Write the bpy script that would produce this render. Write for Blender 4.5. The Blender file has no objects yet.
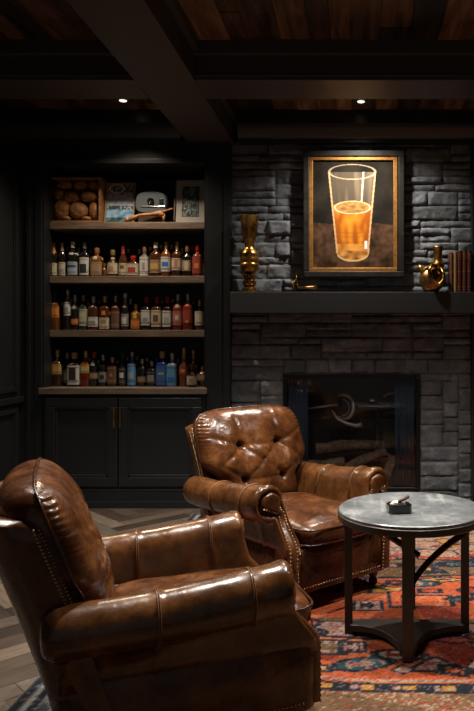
import bpy, bmesh, math, random
import numpy as np
from mathutils import Vector, noise
C = bpy.context.scene.collection
PI = math.pi
H, F, HX, HY = 1.27, 700.0, 357.0, 340.0      # eye height, focal length in pixels, vanishing point

def X(px, d): return (px - HX) * d / F
def Z(py, d): return H + (HY - py) * d / F

# ------------------------------------------------------------------ materials
MATS = {}
def mat(name, color=(.5, .5, .5), rough=.5, metal=0.0, spec=.5, coat=0.0, trans=0.0, emit=None, estr=0.0, build=None, ior=1.45):
    if name in MATS: return MATS[name]
    m = bpy.data.materials.new(name); m.use_nodes = True
    nt = m.node_tree; b = nt.nodes['Principled BSDF']
    b.inputs['Base Color'].default_value = (*color, 1)
    b.inputs['Roughness'].default_value = rough
    b.inputs['Metallic'].default_value = metal
    b.inputs['Specular IOR Level'].default_value = spec
    b.inputs['Coat Weight'].default_value = coat
    b.inputs['Coat Roughness'].default_value = .15
    b.inputs['Transmission Weight'].default_value = trans
    b.inputs['IOR'].default_value = ior
    if emit:
        b.inputs['Emission Color'].default_value = (*emit, 1); b.inputs['Emission Strength'].default_value = estr
    if build: build(nt, b)
    MATS[name] = m
    return m

def coords(nt, scale=(1, 1, 1), kind='Object'):
    t = nt.nodes.new('ShaderNodeTexCoord'); mp = nt.nodes.new('ShaderNodeMapping')
    mp.inputs['Scale'].default_value = scale
    nt.links.new(t.outputs[kind], mp.inputs['Vector'])
    return mp.outputs['Vector']
def nz(nt, vec, scale, detail=5, rough=.6):
    n = nt.nodes.new('ShaderNodeTexNoise'); n.inputs['Scale'].default_value = scale
    n.inputs['Detail'].default_value = detail; n.inputs['Roughness'].default_value = rough
    nt.links.new(vec, n.inputs['Vector']); return n.outputs['Fac']
def ramp(nt, fac, stops):
    r = nt.nodes.new('ShaderNodeValToRGB'); e = r.color_ramp.elements
    while len(e) < len(stops): e.new(.5)
    for i, (p, c) in enumerate(stops):
        e[i].position = p; e[i].color = (*c, 1) if len(c) == 3 else c
    nt.links.new(fac, r.inputs['Fac']); return r.outputs['Color']
def mixc(nt, a, b, fac, mode='MIX'):
    m = nt.nodes.new('ShaderNodeMix'); m.data_type = 'RGBA'; m.blend_type = mode
    for s, v in ((6, a), (7, b)):
        if isinstance(v, tuple): m.inputs[s].default_value = (*v, 1)
        else: nt.links.new(v, m.inputs[s])
    if isinstance(fac, (int, float)): m.inputs[0].default_value = fac
    else: nt.links.new(fac, m.inputs[0])
    return m.outputs[2]
def bump(nt, b, height, strength=.3, dist=.01):
    n = nt.nodes.new('ShaderNodeBump'); n.inputs['Strength'].default_value = strength
    n.inputs['Distance'].default_value = dist
    nt.links.new(height, n.inputs['Height'])
    if b.inputs['Normal'].links: nt.links.new(b.inputs['Normal'].links[0].from_socket, n.inputs['Normal'])
    nt.links.new(n.outputs['Normal'], b.inputs['Normal'])

def leather_b(c0, c1, c2, wr=.35):
    def f(nt, b):
        v = coords(nt)
        n1 = nz(nt, v, 7, 6, .65); n2 = nz(nt, v, 42, 4, .6)
        col = ramp(nt, n1, [(.30, c0), (.52, c1), (.74, c2)])
        col = mixc(nt, col, (c0[0] * .5, c0[1] * .5, c0[2] * .5), ramp(nt, n2, [(.50, (0, 0, 0)), (.75, (.6, .6, .6))]))
        nt.links.new(col, b.inputs['Base Color'])
        r = ramp(nt, nz(nt, v, 15, 4), [(.3, (.17,) * 3), (.75, (.38,) * 3)])
        nt.links.new(r, b.inputs['Roughness'])
        vo = nt.nodes.new('ShaderNodeTexVoronoi'); vo.inputs['Scale'].default_value = 260
        nt.links.new(v, vo.inputs['Vector'])
        bump(nt, b, vo.outputs['Distance'], .12, .001)
        w = nt.nodes.new('ShaderNodeTexNoise'); w.inputs['Scale'].default_value = 11; w.inputs['Detail'].default_value = 5
        w.inputs['Distortion'].default_value = .8; nt.links.new(v, w.inputs['Vector'])
        bump(nt, b, w.outputs['Fac'], wr, .012)
    return f
def wood_b(c0, c1, c2, scale=(1, 1, 1), r=(.35, .6), bs=.3):
    def f(nt, b):
        v = coords(nt, scale)
        n1 = nz(nt, v, 3, 7, .65); n2 = nz(nt, v, 14, 4, .6)
        col = ramp(nt, n1, [(.3, c0), (.5, c1), (.72, c2)])
        col = mixc(nt, col, c0, ramp(nt, n2, [(.5, (0, 0, 0)), (.8, (.7,) * 3)]))
        nt.links.new(col, b.inputs['Base Color'])
        nt.links.new(ramp(nt, n2, [(.3, (r[0],) * 3), (.7, (r[1],) * 3)]), b.inputs['Roughness'])
        bump(nt, b, n2, bs, .004)
    return f
def mottle_b(c0, c1, scale, bs=.2, bd=.003, r=None):
    def f(nt, b):
        v = coords(nt); n1 = nz(nt, v, scale, 6, .65)
        nt.links.new(ramp(nt, n1, [(.35, c0), (.65, c1)]), b.inputs['Base Color'])
        if r: nt.links.new(ramp(nt, n1, [(.35, (r[0],) * 3), (.65, (r[1],) * 3)]), b.inputs['Roughness'])
        bump(nt, b, n1, bs, bd)
    return f

L_BODY = mat('leather_brown', rough=.35, spec=.5, build=leather_b((.030, .0095, .0035), (.085, .0285, .0085), (.205, .078, .024)))
L_ARM = mat('leather_worn_tan', rough=.3, spec=.55, coat=.15, build=leather_b((.040, .0142, .0045), (.105, .039, .0115), (.215, .086, .026), .16))
L_DARK = mat('leather_dark', rough=.4, build=leather_b((.030, .011, .006), (.055, .019, .009), (.085, .030, .013), .15))
L_SEAM = mat('leather_seam', (.20, .085, .032), .45)
BRASS_NAIL = mat('antique_brass_nails', (.42, .31, .19), .42, 1.0)
def black_b(nt, b):
    v = coords(nt); bump(nt, b, nz(nt, v, 60, 3), .05, .002)
BLACK = mat('black_painted_wood', (.0135, .0150, .0165), .33, build=black_b)
BLACKW = mat('black_satin_beam', (.052, .046, .042), .45, build=black_b)
SHELF = mat('shelf_oak_weathered', rough=.5, build=wood_b((.075, .052, .036), (.14, .10, .072), (.20, .15, .11), (1.5, 12, 14)))
STONE = mat('dark_ledgestone', rough=.6, spec=.5)
def stone_b(nt, b):
    v = coords(nt)
    at = nt.nodes.new('ShaderNodeAttribute'); at.attribute_name = 'tone'
    n1 = nz(nt, v, 9, 8, .7); n2 = nz(nt, v, 55, 6, .7)
    col = ramp(nt, n1, [(.28, (.055, .060, .067)), (.52, (.115, .124, .135)), (.76, (.22, .228, .238))])
    col = mixc(nt, col, at.outputs['Color'], 1.0, 'MULTIPLY')
    nt.links.new(col, b.inputs['Base Color'])
    nt.links.new(ramp(nt, n2, [(.3, (.42,) * 3), (.7, (.75,) * 3)]), b.inputs['Roughness'])
    bump(nt, b, n2, .5, .006); bump(nt, b, n1, .7, .02)
stone_b(STONE.node_tree, STONE.node_tree.nodes['Principled BSDF'])
MORTAR = mat('dark_mortar', (.012, .012, .012), .9)
def vc_b(attr, sc=180, amt=.35, bs=.4, rough=.8):
    def f(nt, b):
        at = nt.nodes.new('ShaderNodeAttribute'); at.attribute_name = attr
        v = coords(nt); n = nz(nt, v, sc, 3, .7)
        col = mixc(nt, at.outputs['Color'], ramp(nt, n, [(.3, (.35,) * 3), (.7, (1.25,) * 3)]), amt, 'MULTIPLY')
        nt.links.new(col, b.inputs['Base Color']); b.inputs['Roughness'].default_value = rough
        if bs: bump(nt, b, n, bs, .003)
    return f
RUG = mat('woven_wool', spec=.15, build=vc_b('paint', 150, .7, .5, .92))
CANVAS = mat('painted_canvas', spec=.08, build=vc_b('paint', 300, .12, .1, .75))
PRINT = mat('printed_picture', spec=.3, build=vc_b('paint', 60, .1, 0, .4))
def floor_b(nt, b):
    at = nt.nodes.new('ShaderNodeAttribute'); at.attribute_name = 'paint'
    uv = coords(nt, (3, 40, 1), 'UV'); n = nz(nt, uv, 1.6, 7, .7); v = coords(nt); n2 = nz(nt, v, 4, 4)
    col = mixc(nt, at.outputs['Color'], ramp(nt, n, [(.25, (.38,) * 3), (.75, (1.35,) * 3)]), .9, 'MULTIPLY')
    col = mixc(nt, col, ramp(nt, n2, [(.3, (.7,) * 3), (.7, (1.15,) * 3)]), .7, 'MULTIPLY')
    nt.links.new(col, b.inputs['Base Color']); b.inputs['Roughness'].default_value = .42
    bump(nt, b, n, .25, .002)
FLOOR = mat('chevron_oak', build=floor_b)
def ceil_b(nt, b):
    at = nt.nodes.new('ShaderNodeAttribute'); at.attribute_name = 'paint'
    v = coords(nt, (22, 2.2, 1)); n = nz(nt, v, 1.2, 8, .72); n3 = nz(nt, coords(nt, (9, 1.2, 1)), 1.7, 3)
    col = mixc(nt, at.outputs['Color'], ramp(nt, n, [(.3, (.12,) * 3), (.7, (1.7,) * 3)]), .95, 'MULTIPLY')
    col = mixc(nt, col, ramp(nt, n3, [(.4, (.5,) * 3), (.62, (1.3,) * 3)]), .9, 'MULTIPLY')
    nt.links.new(col, b.inputs['Base Color'])
    nt.links.new(ramp(nt, n, [(.3, (.28,) * 3), (.7, (.5,) * 3)]), b.inputs['Roughness'])
    bump(nt, b, n, .5, .006)
CEIL = mat('rustic_plank_ceiling', build=ceil_b)
METAL = mat('bronze_painted_metal', (.060, .052, .045), .42, .6)
METALK = mat('black_metal', (.012, .012, .012), .35, .5)
BRASS = mat('aged_brass', rough=.28, metal=1.0, build=mottle_b((.22, .10, .022), (.52, .29, .075), 9, .15, .003, (.2, .42)))
COPPER = mat('bronze_brown', rough=.3, metal=.9, build=mottle_b((.16, .08, .028), (.48, .27, .10), 14, .3, .004, (.2, .45)))
GOLDF = mat('gold_frame', rough=.42, metal=.75, build=mottle_b((.40, .17, .035), (.66, .32, .085), 50, .3, .002))
BLKF = mat('black_frame', rough=.4, build=mottle_b((.010, .009, .008), (.03, .026, .022), 20, .3))
def zinc_b(nt, b):
    v = coords(nt); n = nz(nt, v, 6, 7, .7); n2 = nz(nt, coords(nt, (14, 1.6, 1)), 1.6, 5, .6)
    col = ramp(nt, n, [(.3, (.10, .11, .118)), (.55, (.19, .205, .213)), (.75, (.33, .345, .35))])
    col = mixc(nt, col, (.42, .43, .43), ramp(nt, n2, [(.56, (0, 0, 0)), (.72, (.75,) * 3)]))  # pale lengthwise streaks: streak reflections painted into the base colour
    nt.links.new(col, b.inputs['Base Color'])
    nt.links.new(ramp(nt, n, [(.3, (.25,) * 3), (.7, (.5,) * 3)]), b.inputs['Roughness'])
    bump(nt, b, n, .15, .003)
ZINC = mat('zinc_table_top', metal=.35, build=zinc_b)
BARK = mat('charred_bark', rough=.85, build=mottle_b((.035, .02, .012), (.17, .095, .052), 22, .9, .02))
LOGEND = mat('tan_cut_wood', rough=.8, build=mottle_b((.15, .06, .018), (.48, .23, .075), 30, .9, .01))
CRATE = mat('crate_pine', rough=.6, build=wood_b((.12, .055, .022), (.24, .115, .048), (.34, .175, .075), (4, 12, 12)))
DWOOD = mat('dark_wood', rough=.45, build=wood_b((.025, .014, .008), (.05, .027, .016), (.08, .045, .025), (3, 10, 10)))
WHITE = mat('pale_mat_board', (.36, .34, .30), .8)
PEWTER = mat('grey_blue_plastic', (.085, .10, .112), .4)
DRIFT = mat('orange_driftwood', rough=.6, build=mottle_b((.22, .08, .025), (.45, .20, .08), 20, .4, .004))
CURT = mat('metal_mesh_curtain', (.045, .062, .085), .5, .3)
BONE = mat('pale_tool_metal', (.33, .27, .22), .4, .5)
def glass_m(name, col, alpha):
    m = bpy.data.materials.new(name); m.use_nodes = True; nt = m.node_tree; nt.nodes.clear()
    o = nt.nodes.new('ShaderNodeOutputMaterial'); mx = nt.nodes.new('ShaderNodeMixShader')
    t = nt.nodes.new('ShaderNodeBsdfTransparent'); g = nt.nodes.new('ShaderNodeBsdfGlossy')
    t.inputs['Color'].default_value = (*col, 1); g.inputs['Roughness'].default_value = .03
    mx.inputs[0].default_value = alpha
    nt.links.new(t.outputs[0], mx.inputs[1]); nt.links.new(g.outputs[0], mx.inputs[2]); nt.links.new(mx.outputs[0], o.inputs[0])
    return m
PANE = glass_m('smoked_glass', (.9, .92, .95), .025)

# ------------------------------------------------------------------ mesh building
class MB:
    def __init__(s): s.v = []; s.f = []; s.m = []; s.cur = 0
    def add(s, vs, fs):
        o = len(s.v); s.v += [tuple(p) for p in vs]
        s.f += [tuple(i + o for i in q) for q in fs]; s.m += [s.cur] * len(fs); return s
    def box(s, x0, x1, y0, y1, z0, z1):
        vs = [(x, y, z) for z in (z0, z1) for y in (y0, y1) for x in (x0, x1)]
        return s.add(vs, [(0, 2, 3, 1), (4, 5, 7, 6), (0, 1, 5, 4), (2, 6, 7, 3), (0, 4, 6, 2), (1, 3, 7, 5)])
    def loft(s, rings, cap0=True, cap1=True, closed=True, loop=False):
        n = len(rings[0]); vs = [p for r in rings for p in r]; fs = []
        k = len(rings)
        for i in range(k if loop else k - 1):
            for j in range(n if closed else n - 1):
                a = i * n + j; b = i * n + (j + 1) % n; c = ((i + 1) % k) * n + (j + 1) % n; d = ((i + 1) % k) * n + j
                fs.append((a, b, c, d))
        if not loop and closed:
            if cap0: fs.append(tuple(range(n - 1, -1, -1)))
            if cap1: fs.append(tuple((k - 1) * n + j for j in range(n)))
        return s.add(vs, fs)
    def lathe(s, prof, c=(0, 0, 0), n=20, sq=0.0, axis='z', sx=1, sy=1):
        rings = []
        for r, z in prof:
            ring = []
            for j in range(n):
                a = 2 * PI * j / n; ca, sa = math.cos(a), math.sin(a)
                if sq:
                    p = 2 + sq * 6; q = (abs(ca) ** p + abs(sa) ** p) ** (-1 / p)
                else: q = 1
                x, y = r * q * ca * sx, r * q * sa * sy
                ring.append((c[0] + x, c[1] + y, c[2] + z) if axis == 'z' else (c[0] + x, c[1] - z, c[2] + y))
            rings.append(ring)
        return s.loft(rings)
    def tube(s, pts, rad, n=8, closed=False, flat=1.0):
        pts = [Vector(p) for p in pts]; k = len(pts)
        rads = rad if isinstance(rad, (list, tuple)) else [rad] * k
        rings = []; up = None
        for i, p in enumerate(pts):
            if closed: t = (pts[(i + 1) % k] - pts[i - 1]).normalized()
            else: t = (pts[min(i + 1, k - 1)] - pts[max(i - 1, 0)]).normalized()
            if up is None:
                up = Vector((0, 0, 1)) if abs(t.z) < .9 else Vector((1, 0, 0))
            a = t.cross(up).normalized(); b = a.cross(t).normalized(); up = b
            rings.append([tuple(p + a * math.cos(2 * PI * j / n) * rads[i] + b * math.sin(2 * PI * j / n) * rads[i] * flat) for j in range(n)])
        return s.loft(rings, loop=closed)
    def dome(s, c, r, d=(0, -1, 0)):
        d = Vector(d).normalized(); a = d.orthogonal().normalized(); b = d.cross(a); c = Vector(c)
        n = 6; vs = [c + (a * math.cos(2 * PI * j / n) + b * math.sin(2 * PI * j / n)) * r for j in range(n)]
        vs += [c + d * r * .5 + (a * math.cos(2 * PI * j / n) + b * math.sin(2 * PI * j / n)) * r * .7 for j in range(n)]
        vs.append(c + d * r * .75)
        fs = [(j, (j + 1) % n, n + (j + 1) % n, n + j) for j in range(n)] + [(n + j, n + (j + 1) % n, 2 * n) for j in range(n)]
        return s.add(vs, fs)
    def build(s, name, mats, parent=None, smooth=True, bevel=0, sub=0, ang=None, loc=None):
        me = bpy.data.meshes.new(name); me.from_pydata(s.v, [], s.f)
        if not isinstance(mats, (list, tuple)): mats = [mats]
        for m in mats: me.materials.append(m)
        me.polygons.foreach_set('material_index', s.m)
        bm = bmesh.new(); bm.from_mesh(me); bmesh.ops.recalc_face_normals(bm, faces=bm.faces); bm.to_mesh(me); bm.free()
        if smooth:
            me.shade_smooth()
            if ang is not None: me.set_sharp_from_angle(angle=math.radians(ang))
        o = bpy.data.objects.new(name, me); C.objects.link(o)
        if loc: o.location = loc
        if parent: o.parent = parent
        if bevel:
            b = o.modifiers.new('bevel', 'BEVEL'); b.width = bevel; b.segments = 2; b.limit_method = 'ANGLE'; b.angle_limit = math.radians(40)
        if sub:
            q = o.modifiers.new('sub', 'SUBSURF'); q.levels = q.render_levels = sub
        return o
def fresh(): return MB()
def box(name, m, x0, x1, y0, y1, z0, z1, parent=None, bevel=.003):
    return MB().box(x0, x1, y0, y1, z0, z1).build(name, m, parent, smooth=False, bevel=bevel)
def tag(o, label, cat, group=None, kind=None):
    o['label'] = label; o['category'] = cat
    if group: o['group'] = group
    if kind: o['kind'] = kind
    return o
def st(o): o['kind'] = 'structure'; return o
def empty(name, loc, rz, label, cat, group=None):
    o = bpy.data.objects.new(name, None); C.objects.link(o); o.location = loc; o.rotation_euler = (0, 0, rz)
    o.empty_display_size = .1
    return tag(o, label, cat, group)
def paint_attr(o, cols, name='paint'):
    me = o.data; a = me.color_attributes.new(name, 'FLOAT_COLOR', 'POINT')
    arr = np.ones((len(me.vertices), 4), dtype=np.float32); arr[:, :3] = cols
    a.data.foreach_set('color', arr.ravel())
def sst(a, b, x):
    t = min(1, max(0, (x - a) / (b - a))); return t * t * (3 - 2 * t)

# ------------------------------------------------------------------ room
YB = 5.40       # stone face
YC = 5.30       # cabinet face
XL, XR = -2.55, 2.60
ZC = 2.98; ZB = 2.77
rnd = random.Random(7)

# floor: herringbone boards, one mesh
def build_floor():
    s = MB(); cols = []; uvs = []
    L, W = .56, .112
    pal = [(.085, .062, .045), (.13, .097, .071), (.058, .040, .029), (.17, .13, .098), (.10, .076, .058), (.038, .027, .021), (.14, .115, .092)]
    c45 = math.cos(PI / 4)
    n = int(L / W + .5)
    def inside(p): return XL - .1 < p[0] < XR + .1 and -1.2 < p[1] < 5.85
    faces_pts = []
    # herringbone lattice in rotated frame
    for i in range(-40, 60):
        for j in range(-14, 16):
            for k in (0, 1):
                # classic herringbone: horizontal board at (i*W + j*L*? ...)
                ox = i * W + j * 2 * L; oy = i * W
                if k == 0: r = (ox, oy, ox + L, oy + W)
                else: r = (ox + L, oy + W - L, ox + L + W, oy + W)
                r = (r[0] + .0012, r[1] + .0012, r[2] - .0012, r[3] - .0012)
                pts = [(r[0], r[1]), (r[2], r[1]), (r[2], r[3]), (r[0], r[3])]
                w = [((x - y) * c45, (x + y) * c45 + 1.8) for x, y in pts]
                cx = sum(p[0] for p in w) / 4; cy = sum(p[1] for p in w) / 4
                if not inside((cx, cy)): continue
                z = -.0005 * rnd.random()
                b = len(s.v)
                w = [(min(max(p[0], XL - .04), XR + .04), min(max(p[1], -1.2), 5.83)) for p in w]
                s.v += [(p[0], p[1], z) for p in w]; s.f.append((b, b + 1, b + 2, b + 3)); s.m.append(0)
                c = rnd.choice(pal); g = rnd.uniform(.8, 1.2); cols += [[q * g for q in c]] * 4
                o = rnd.random() * 9, rnd.random() * 9
                uu = [(0, 0), (L, 0), (L, W), (0, W)] if k == 0 else [(0, 0), (0, W), (L, W), (L, 0)]
                uvs += [(a + o[0], bb + o[1]) for a, bb in uu]
    b = len(s.v)
    s.add([(XL - .05, -1.2, -.003), (XR + .05, -1.2, -.003), (XR + .05, 5.85, -.003), (XL - .05, 5.85, -.003)], [(0, 1, 2, 3)])
    cols += [[.02, .015, .012]] * 4; uvs += [(0, 0)] * 4
    me = bpy.data.meshes.new('floor'); me.from_pydata(s.v, [], s.f); me.materials.append(FLOOR)
    uv = me.uv_layers.new(name='UVMap')
    lv = np.zeros(len(me.loops), dtype=np.int32); me.loops.foreach_get('vertex_index', lv)
    uv.data.foreach_set('uv', np.array(uvs, dtype=np.float32)[lv].ravel())
    o = bpy.data.objects.new('floor', me); C.objects.link(o)
    paint_attr(o, np.array(cols)); st(o)
build_floor()

# ceiling planks, one mesh
def build_ceiling():
    s = MB(); cols = []; x = XL
    pal = [(.10, .052, .026), (.055, .030, .017), (.15, .08, .038), (.035, .021, .013), (.19, .11, .052), (.075, .042, .022)]
    while x < XR:
        w = rnd.uniform(.10, .19); y = -1.2 - rnd.random()
        while y < 5.6:
            l = rnd.uniform(.9, 2.4); z = ZC + rnd.uniform(0, .006); b = len(s.v)
            s.box(x + .0015, x + w - .0015, y, y + l - .003, z, z + .02)
            c = rnd.choice(pal); g = rnd.uniform(.7, 1.25); cols += [[q * g for q in c]] * 8
            y += l
        x += w
    s.box(XL - .1, XR + .3, -1.2, 5.9, ZC + .03, ZC + .06); cols += [[.01, .006, .004]] * 8
    o = s.build('ceiling', CEIL, smooth=False); paint_attr(o, np.array(cols)); st(o)
build_ceiling()

def trimbox(name, *a, m=BLACKW, bevel=.004): return st(box(name, m, *a, bevel=bevel))
# coffer beams: one long beam, cross beams either side, mouldings under the planks
s = MB(); s.box(-1.287, -.939, -1.1, YB, ZB, ZC + .01); s.box(-1.312, -1.287, -1.1, YB, ZB + .03, ZB + .06)
s.box(-1.335, -1.287, -1.1, YB, ZC - .06, ZC + .01); s.box(-.939, -.90, -1.1, YB, ZC - .06, ZC + .01)
st(s.build('trim_1', BLACKW, smooth=False, bevel=.003))
for k, (y0, y1) in enumerate(((4.04, 4.36), (1.45, 1.77))):
    for j, (x0, x1) in enumerate(((XL, -1.287), (-.939, XR))):
        s = MB(); s.box(x0, x1, y0, y1, ZB, ZC + .01)
        s.box(x0, x1, y0 - .045, y0, ZC - .075, ZC + .01); s.box(x0, x1, y1, y1 + .045, ZC - .075, ZC + .01)
        s.box(x0, x1, y0 - .008, y0, ZB + .022, ZB + .03)
        st(s.build('trim_%d' % (2 + k * 2 + j), BLACKW, smooth=False, bevel=.003))
# crown over cabinet and stone
def crown(name, x0, x1, yf):
    s = MB()
    prof = [(yf, ZB + .0), (yf - .012, ZB + .0), (yf - .014, ZB + .022), (yf - .03, ZB + .03), (yf - .045, ZB + .05), (yf - .075, ZB + .085), (yf - .085, ZB + .11),
            (yf - .11, ZB + .115), (yf - .112, ZC + .01), (yf + .1, ZC + .01), (yf + .1, ZB)]
    s.loft([[(x, y, z) for y, z in prof] for x in (x0, x1)])
    st(s.build(name, BLACK, smooth=True, ang=35))
crown('trim_6', XL, -1.335, YC + .01); crown('trim_7', -.90, XR, YC + .02)

# left wall with panel mouldings
wl = MB(); wl.box(XL - .12, XL, -1.2, 5.85, -.02, ZC + .02)
def frame_on_left(s, y0, y1, z0, z1, w=.035, t=.018):
    for a, b, c, d in ((y0, y1, z0, z0 + w), (y0, y1, z1 - w, z1), (y0, y0 + w, z0 + w, z1 - w), (y1 - w, y1, z0 + w, z1 - w)):
        s.box(XL, XL + t, a, b, c, d)
        s.box(XL, XL + t * .5, a - .01, b + .01, c - .01, d + .01)
for y0, y1 in ((4.10, 5.235), (2.85, 3.98), (1.6, 2.73), (.35, 1.48)):
    frame_on_left(wl, y0, y1, .885, 2.63); frame_on_left(wl, y0, y1, .16, .76)
wl.box(XL, XL + .03, -1.2, 5.3, .80, .845)
st(wl.build('wall_left', BLACK, smooth=False, bevel=.003))
st(box('baseboard_left', BLACK, XL, XL + .022, -1.2, YC, 0, .12))
st(box('wall_right', BLACK, XR, XR + .12, -1.2, 5.85, -.02, ZC + .02))

# back wall: masonry behind, black panelling left and right of the stone
wb = MB()
wb.box(XL, XR, 5.78, 5.85, -.02, ZC + .02)
st(wb.build('wall_back', BLACK, smooth=False))
wb = MB()
wb.box(XL, -2.385, YC, 5.78, 0, ZC)                        # left pilaster
wb2 = MB(); wb2.box(-2.385, -1.145, YC, 5.78, 2.595, ZC)                # fascia over the shelves
wb3 = MB(); wb3.box(-1.145, -.962, YC, 5.78, 0, ZC)                     # pilaster between shelves and stone
wb4 = MB(); wb4.box(.872, XR, YC, 5.78, 0, ZC)                          # pilaster right of the stone
wb.box(-2.50, -2.47, YC - .012, YC, .14, 2.60); wb.box(-2.44, -2.385, YC - .006, YC, .14, 2.64)
wb2.box(-2.384, -1.146, YC - .010, YC, 2.605, 2.64)
wb3.box(-1.135, -1.02, YC - .006, YC, .14, 2.595)
for q, (n_, w_) in enumerate((('trim_8', wb), ('trim_9', wb2), ('trim_10', wb3), ('trim_11', wb4))): st(w_.build(n_, BLACK, smooth=False, bevel=.003))

# ledgestone face: one wall surface of individual stones
def build_stones():
    s = MB(); tones = []
    cw, ch = .0587, .05625; x0 = -.57 - 7 * cw; z0 = .11 - 2 * ch
    nx, nzc = 32, 50
    occ = [[False] * nx for _ in range(nzc)]
    for j in range(2, 18):
        for i in range(7, 25): occ[j][i] = True
    R = random.Random(21)
    for j in range(nzc):
        for i in range(nx):
            if occ[j][i]: continue
            hh = R.choice([1, 1, 2, 2, 2, 2, 3]) if j < 18 else R.choice([1, 1, 1, 2, 2]); ww = R.choice([4, 5, 6, 7, 8]) if hh < 3 else R.choice([3, 4, 5])
            if j == 18 and 5 < i < 26: hh = 2; ww = R.choice([3, 4])
            while True:
                w = 0
                while w < ww and i + w < nx and all(j + q < nzc and True for q in range(hh)) and all(j + q < nzc and not occ[j + q][i + w] for q in range(hh)): w += 1
                if w >= 1 and (w >= 2 or hh == 1): break
                if w >= 1 and hh > 1: hh -= 1; continue
                hh -= 1
                if hh <= 0: break
            w = max(w, 1); hh = max(hh, 1)
            # avoid leaving one-cell slivers
            if i + w == nx - 1 and not occ[j][nx - 1]: w += 1
            for q in range(hh):
                for p in range(w):
                    if i + p < nx and j + q < nzc: occ[j + q][i + p] = True
            w = min(w, nx - i)
            xa, xb = x0 + i * cw + .0012, x0 + (i + w) * cw - .0012
            za, zb = z0 + j * ch + .0012, z0 + (j + hh) * ch - .0012
            zb = min(zb, ZB + .04)
            if za >= ZB + .03: continue
            d = R.uniform(.016, .036); seed = R.random() * 50; nxs = max(4, int((xb - xa) / .016)); nzs = max(4, int((zb - za) / .013))
            tx, tz = R.uniform(-.012, .012), R.uniform(-.010, .010)
            vs = []
            for b in range(nzs + 1):
                for a in range(nxs + 1):
                    u, v = a / nxs, b / nzs
                    x = xa + (xb - xa) * u; z = za + (zb - za) * v
                    ed = min(min(u, 1 - u) * (xb - xa), min(v, 1 - v) * (zb - za))
                    rough = noise.noise(Vector((x * 11 + seed, z * 16, seed))) * .012 + noise.noise(Vector((x * 34, z * 40 + seed, 3))) * .008
                    dd = d + rough + tx * (u - .5) + tz * (v - .5)
                    dd *= min(1, .62 + ed / .008 * .38) if ed < .008 else 1
                    if ed < 1e-6:
                        dd = min(dd, d * .62)
                        x += noise.noise(Vector((z * 30, seed, 1))) * .0025; z += noise.noise(Vector((x * 30, seed, 8))) * .0025
                    vs.append((x, YB - max(dd, .001) + .012, z))
            nb = len(vs); n1 = nxs + 1
            fs = [(b * n1 + a, b * n1 + a + 1, (b + 1) * n1 + a + 1, (b + 1) * n1 + a) for b in range(nzs) for a in range(nxs)]
            per = [a for a in range(n1)] + [b * n1 + nxs for b in range(1, nzs + 1)] + [nzs * n1 + a for a in range(nxs - 1, -1, -1)] + [b * n1 for b in range(nzs - 1, 0, -1)]
            for p in per: vs.append((vs[p][0], YB + .02, vs[p][2]))
            m = len(per)
            for q in range(m): fs.append((per[q], nb + q, nb + (q + 1) % m, per[(q + 1) % m]))
            s.add(vs, fs)
            t = R.uniform(.75, 1.25); cc = (t, t * R.uniform(.97, 1.02), t * R.uniform(.97, 1.06)); tones += [cc] * len(vs)
    for q in ((-.985, -.575, 0, ZB + .04), (.49, .90, 0, ZB + .04), (-.575, .49, 1.012, ZB + .04), (-.575, .49, 0, .108)):
        s.cur = 1; s.box(q[0], q[1], YB + .013, YB + .06, q[2], q[3]); tones += [(1, 1, 1)] * 8
    o = s.build('wall_back_stone', [STONE, MORTAR], smooth=True, ang=50); paint_attr(o, np.array(tones), 'tone'); st(o)
build_stones()

# ------------------------------------------------------------------ built-ins
XA, XBB = -2.385, -1.145
cab = empty('base_cabinet', ((XA + XBB) / 2, YC, 0), 0, 'black panelled base cabinet with two doors under the bottle shelves', 'cabinet')
def chbox(name, m, x0, x1, y0, y1, z0, z1, par, bevel=.003):
    ox, oy, oz = par.location if par.type == 'EMPTY' else (0, 0, 0)
    return box(name, m, x0 - ox, x1 - ox, y0 - oy, y1 - oy, z0 - oz, z1 - oz, par, bevel)
chbox('carcass', BLACK, XA + .005, XBB - .005, YC + .002, 5.76, .0, .86, cab)
s = MB(); ox, oy = cab.location[0], YC
s.box(XA + .0 - ox, XBB - ox, -.014, .002, .04, .145); s.box(XA - ox, XBB - ox, -.022, .002, .0, .055); s.box(XA - ox, XBB - ox, -.018, .002, .128, .142)
s.build('plinth', BLACK, cab, smooth=False, bevel=.003)
for k, (a, b) in enumerate(((X(47, YC), X(118.6, YC)), (X(119.6, YC), X(202, YC)))):
    a -= ox; b -= ox; z0, z1 = .165, .835; w = .07
    s = MB(); s.box(a, b, -.012, .001, z0, z1)
    for q in ((a, b, z0, z0 + w), (a, b, z1 - w, z1), (a, a + w, z0 + w, z1 - w), (b - w, b, z0 + w, z1 - w)): s.box(q[0], q[1], -.03, -.012, q[2], q[3])
    e = .020
    for q in ((a + w, b - w, z0 + w, z0 + w + e), (a + w, b - w, z1 - w - e, z1 - w), (a + w, a + w + e, z0 + w, z1 - w), (b - w - e, b - w, z0 + w, z1 - w)):
        s.box(q[0], q[1], -.026, -.012, q[2], q[3])
    dr = s.build('door', BLACK, cab, smooth=False, bevel=.005)
    hx = b - .018 if k == 0 else a + .020
    h = MB(); h.box(hx - .005, hx + .005, -.058, -.050, .61, .765)
    for zz in (.63, .745): h.box(hx - .004, hx + .004, -.052, -.030, zz - .004, zz + .004)
    hh = h.build('handle', BRASS, dr, smooth=False, bevel=.0015)
ctr = tag(box('counter', SHELF, XA - .012, XBB + .012, YC - .035, 5.765, .862, .908), 'weathered wood counter running across the top of the black base cabinet', 'counter')
bc = empty('display_shelving', ((XA + XBB) / 2, YC, .91), 0, 'tall recessed black shelving with three weathered wood shelves of bottles', 'shelving')
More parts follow.
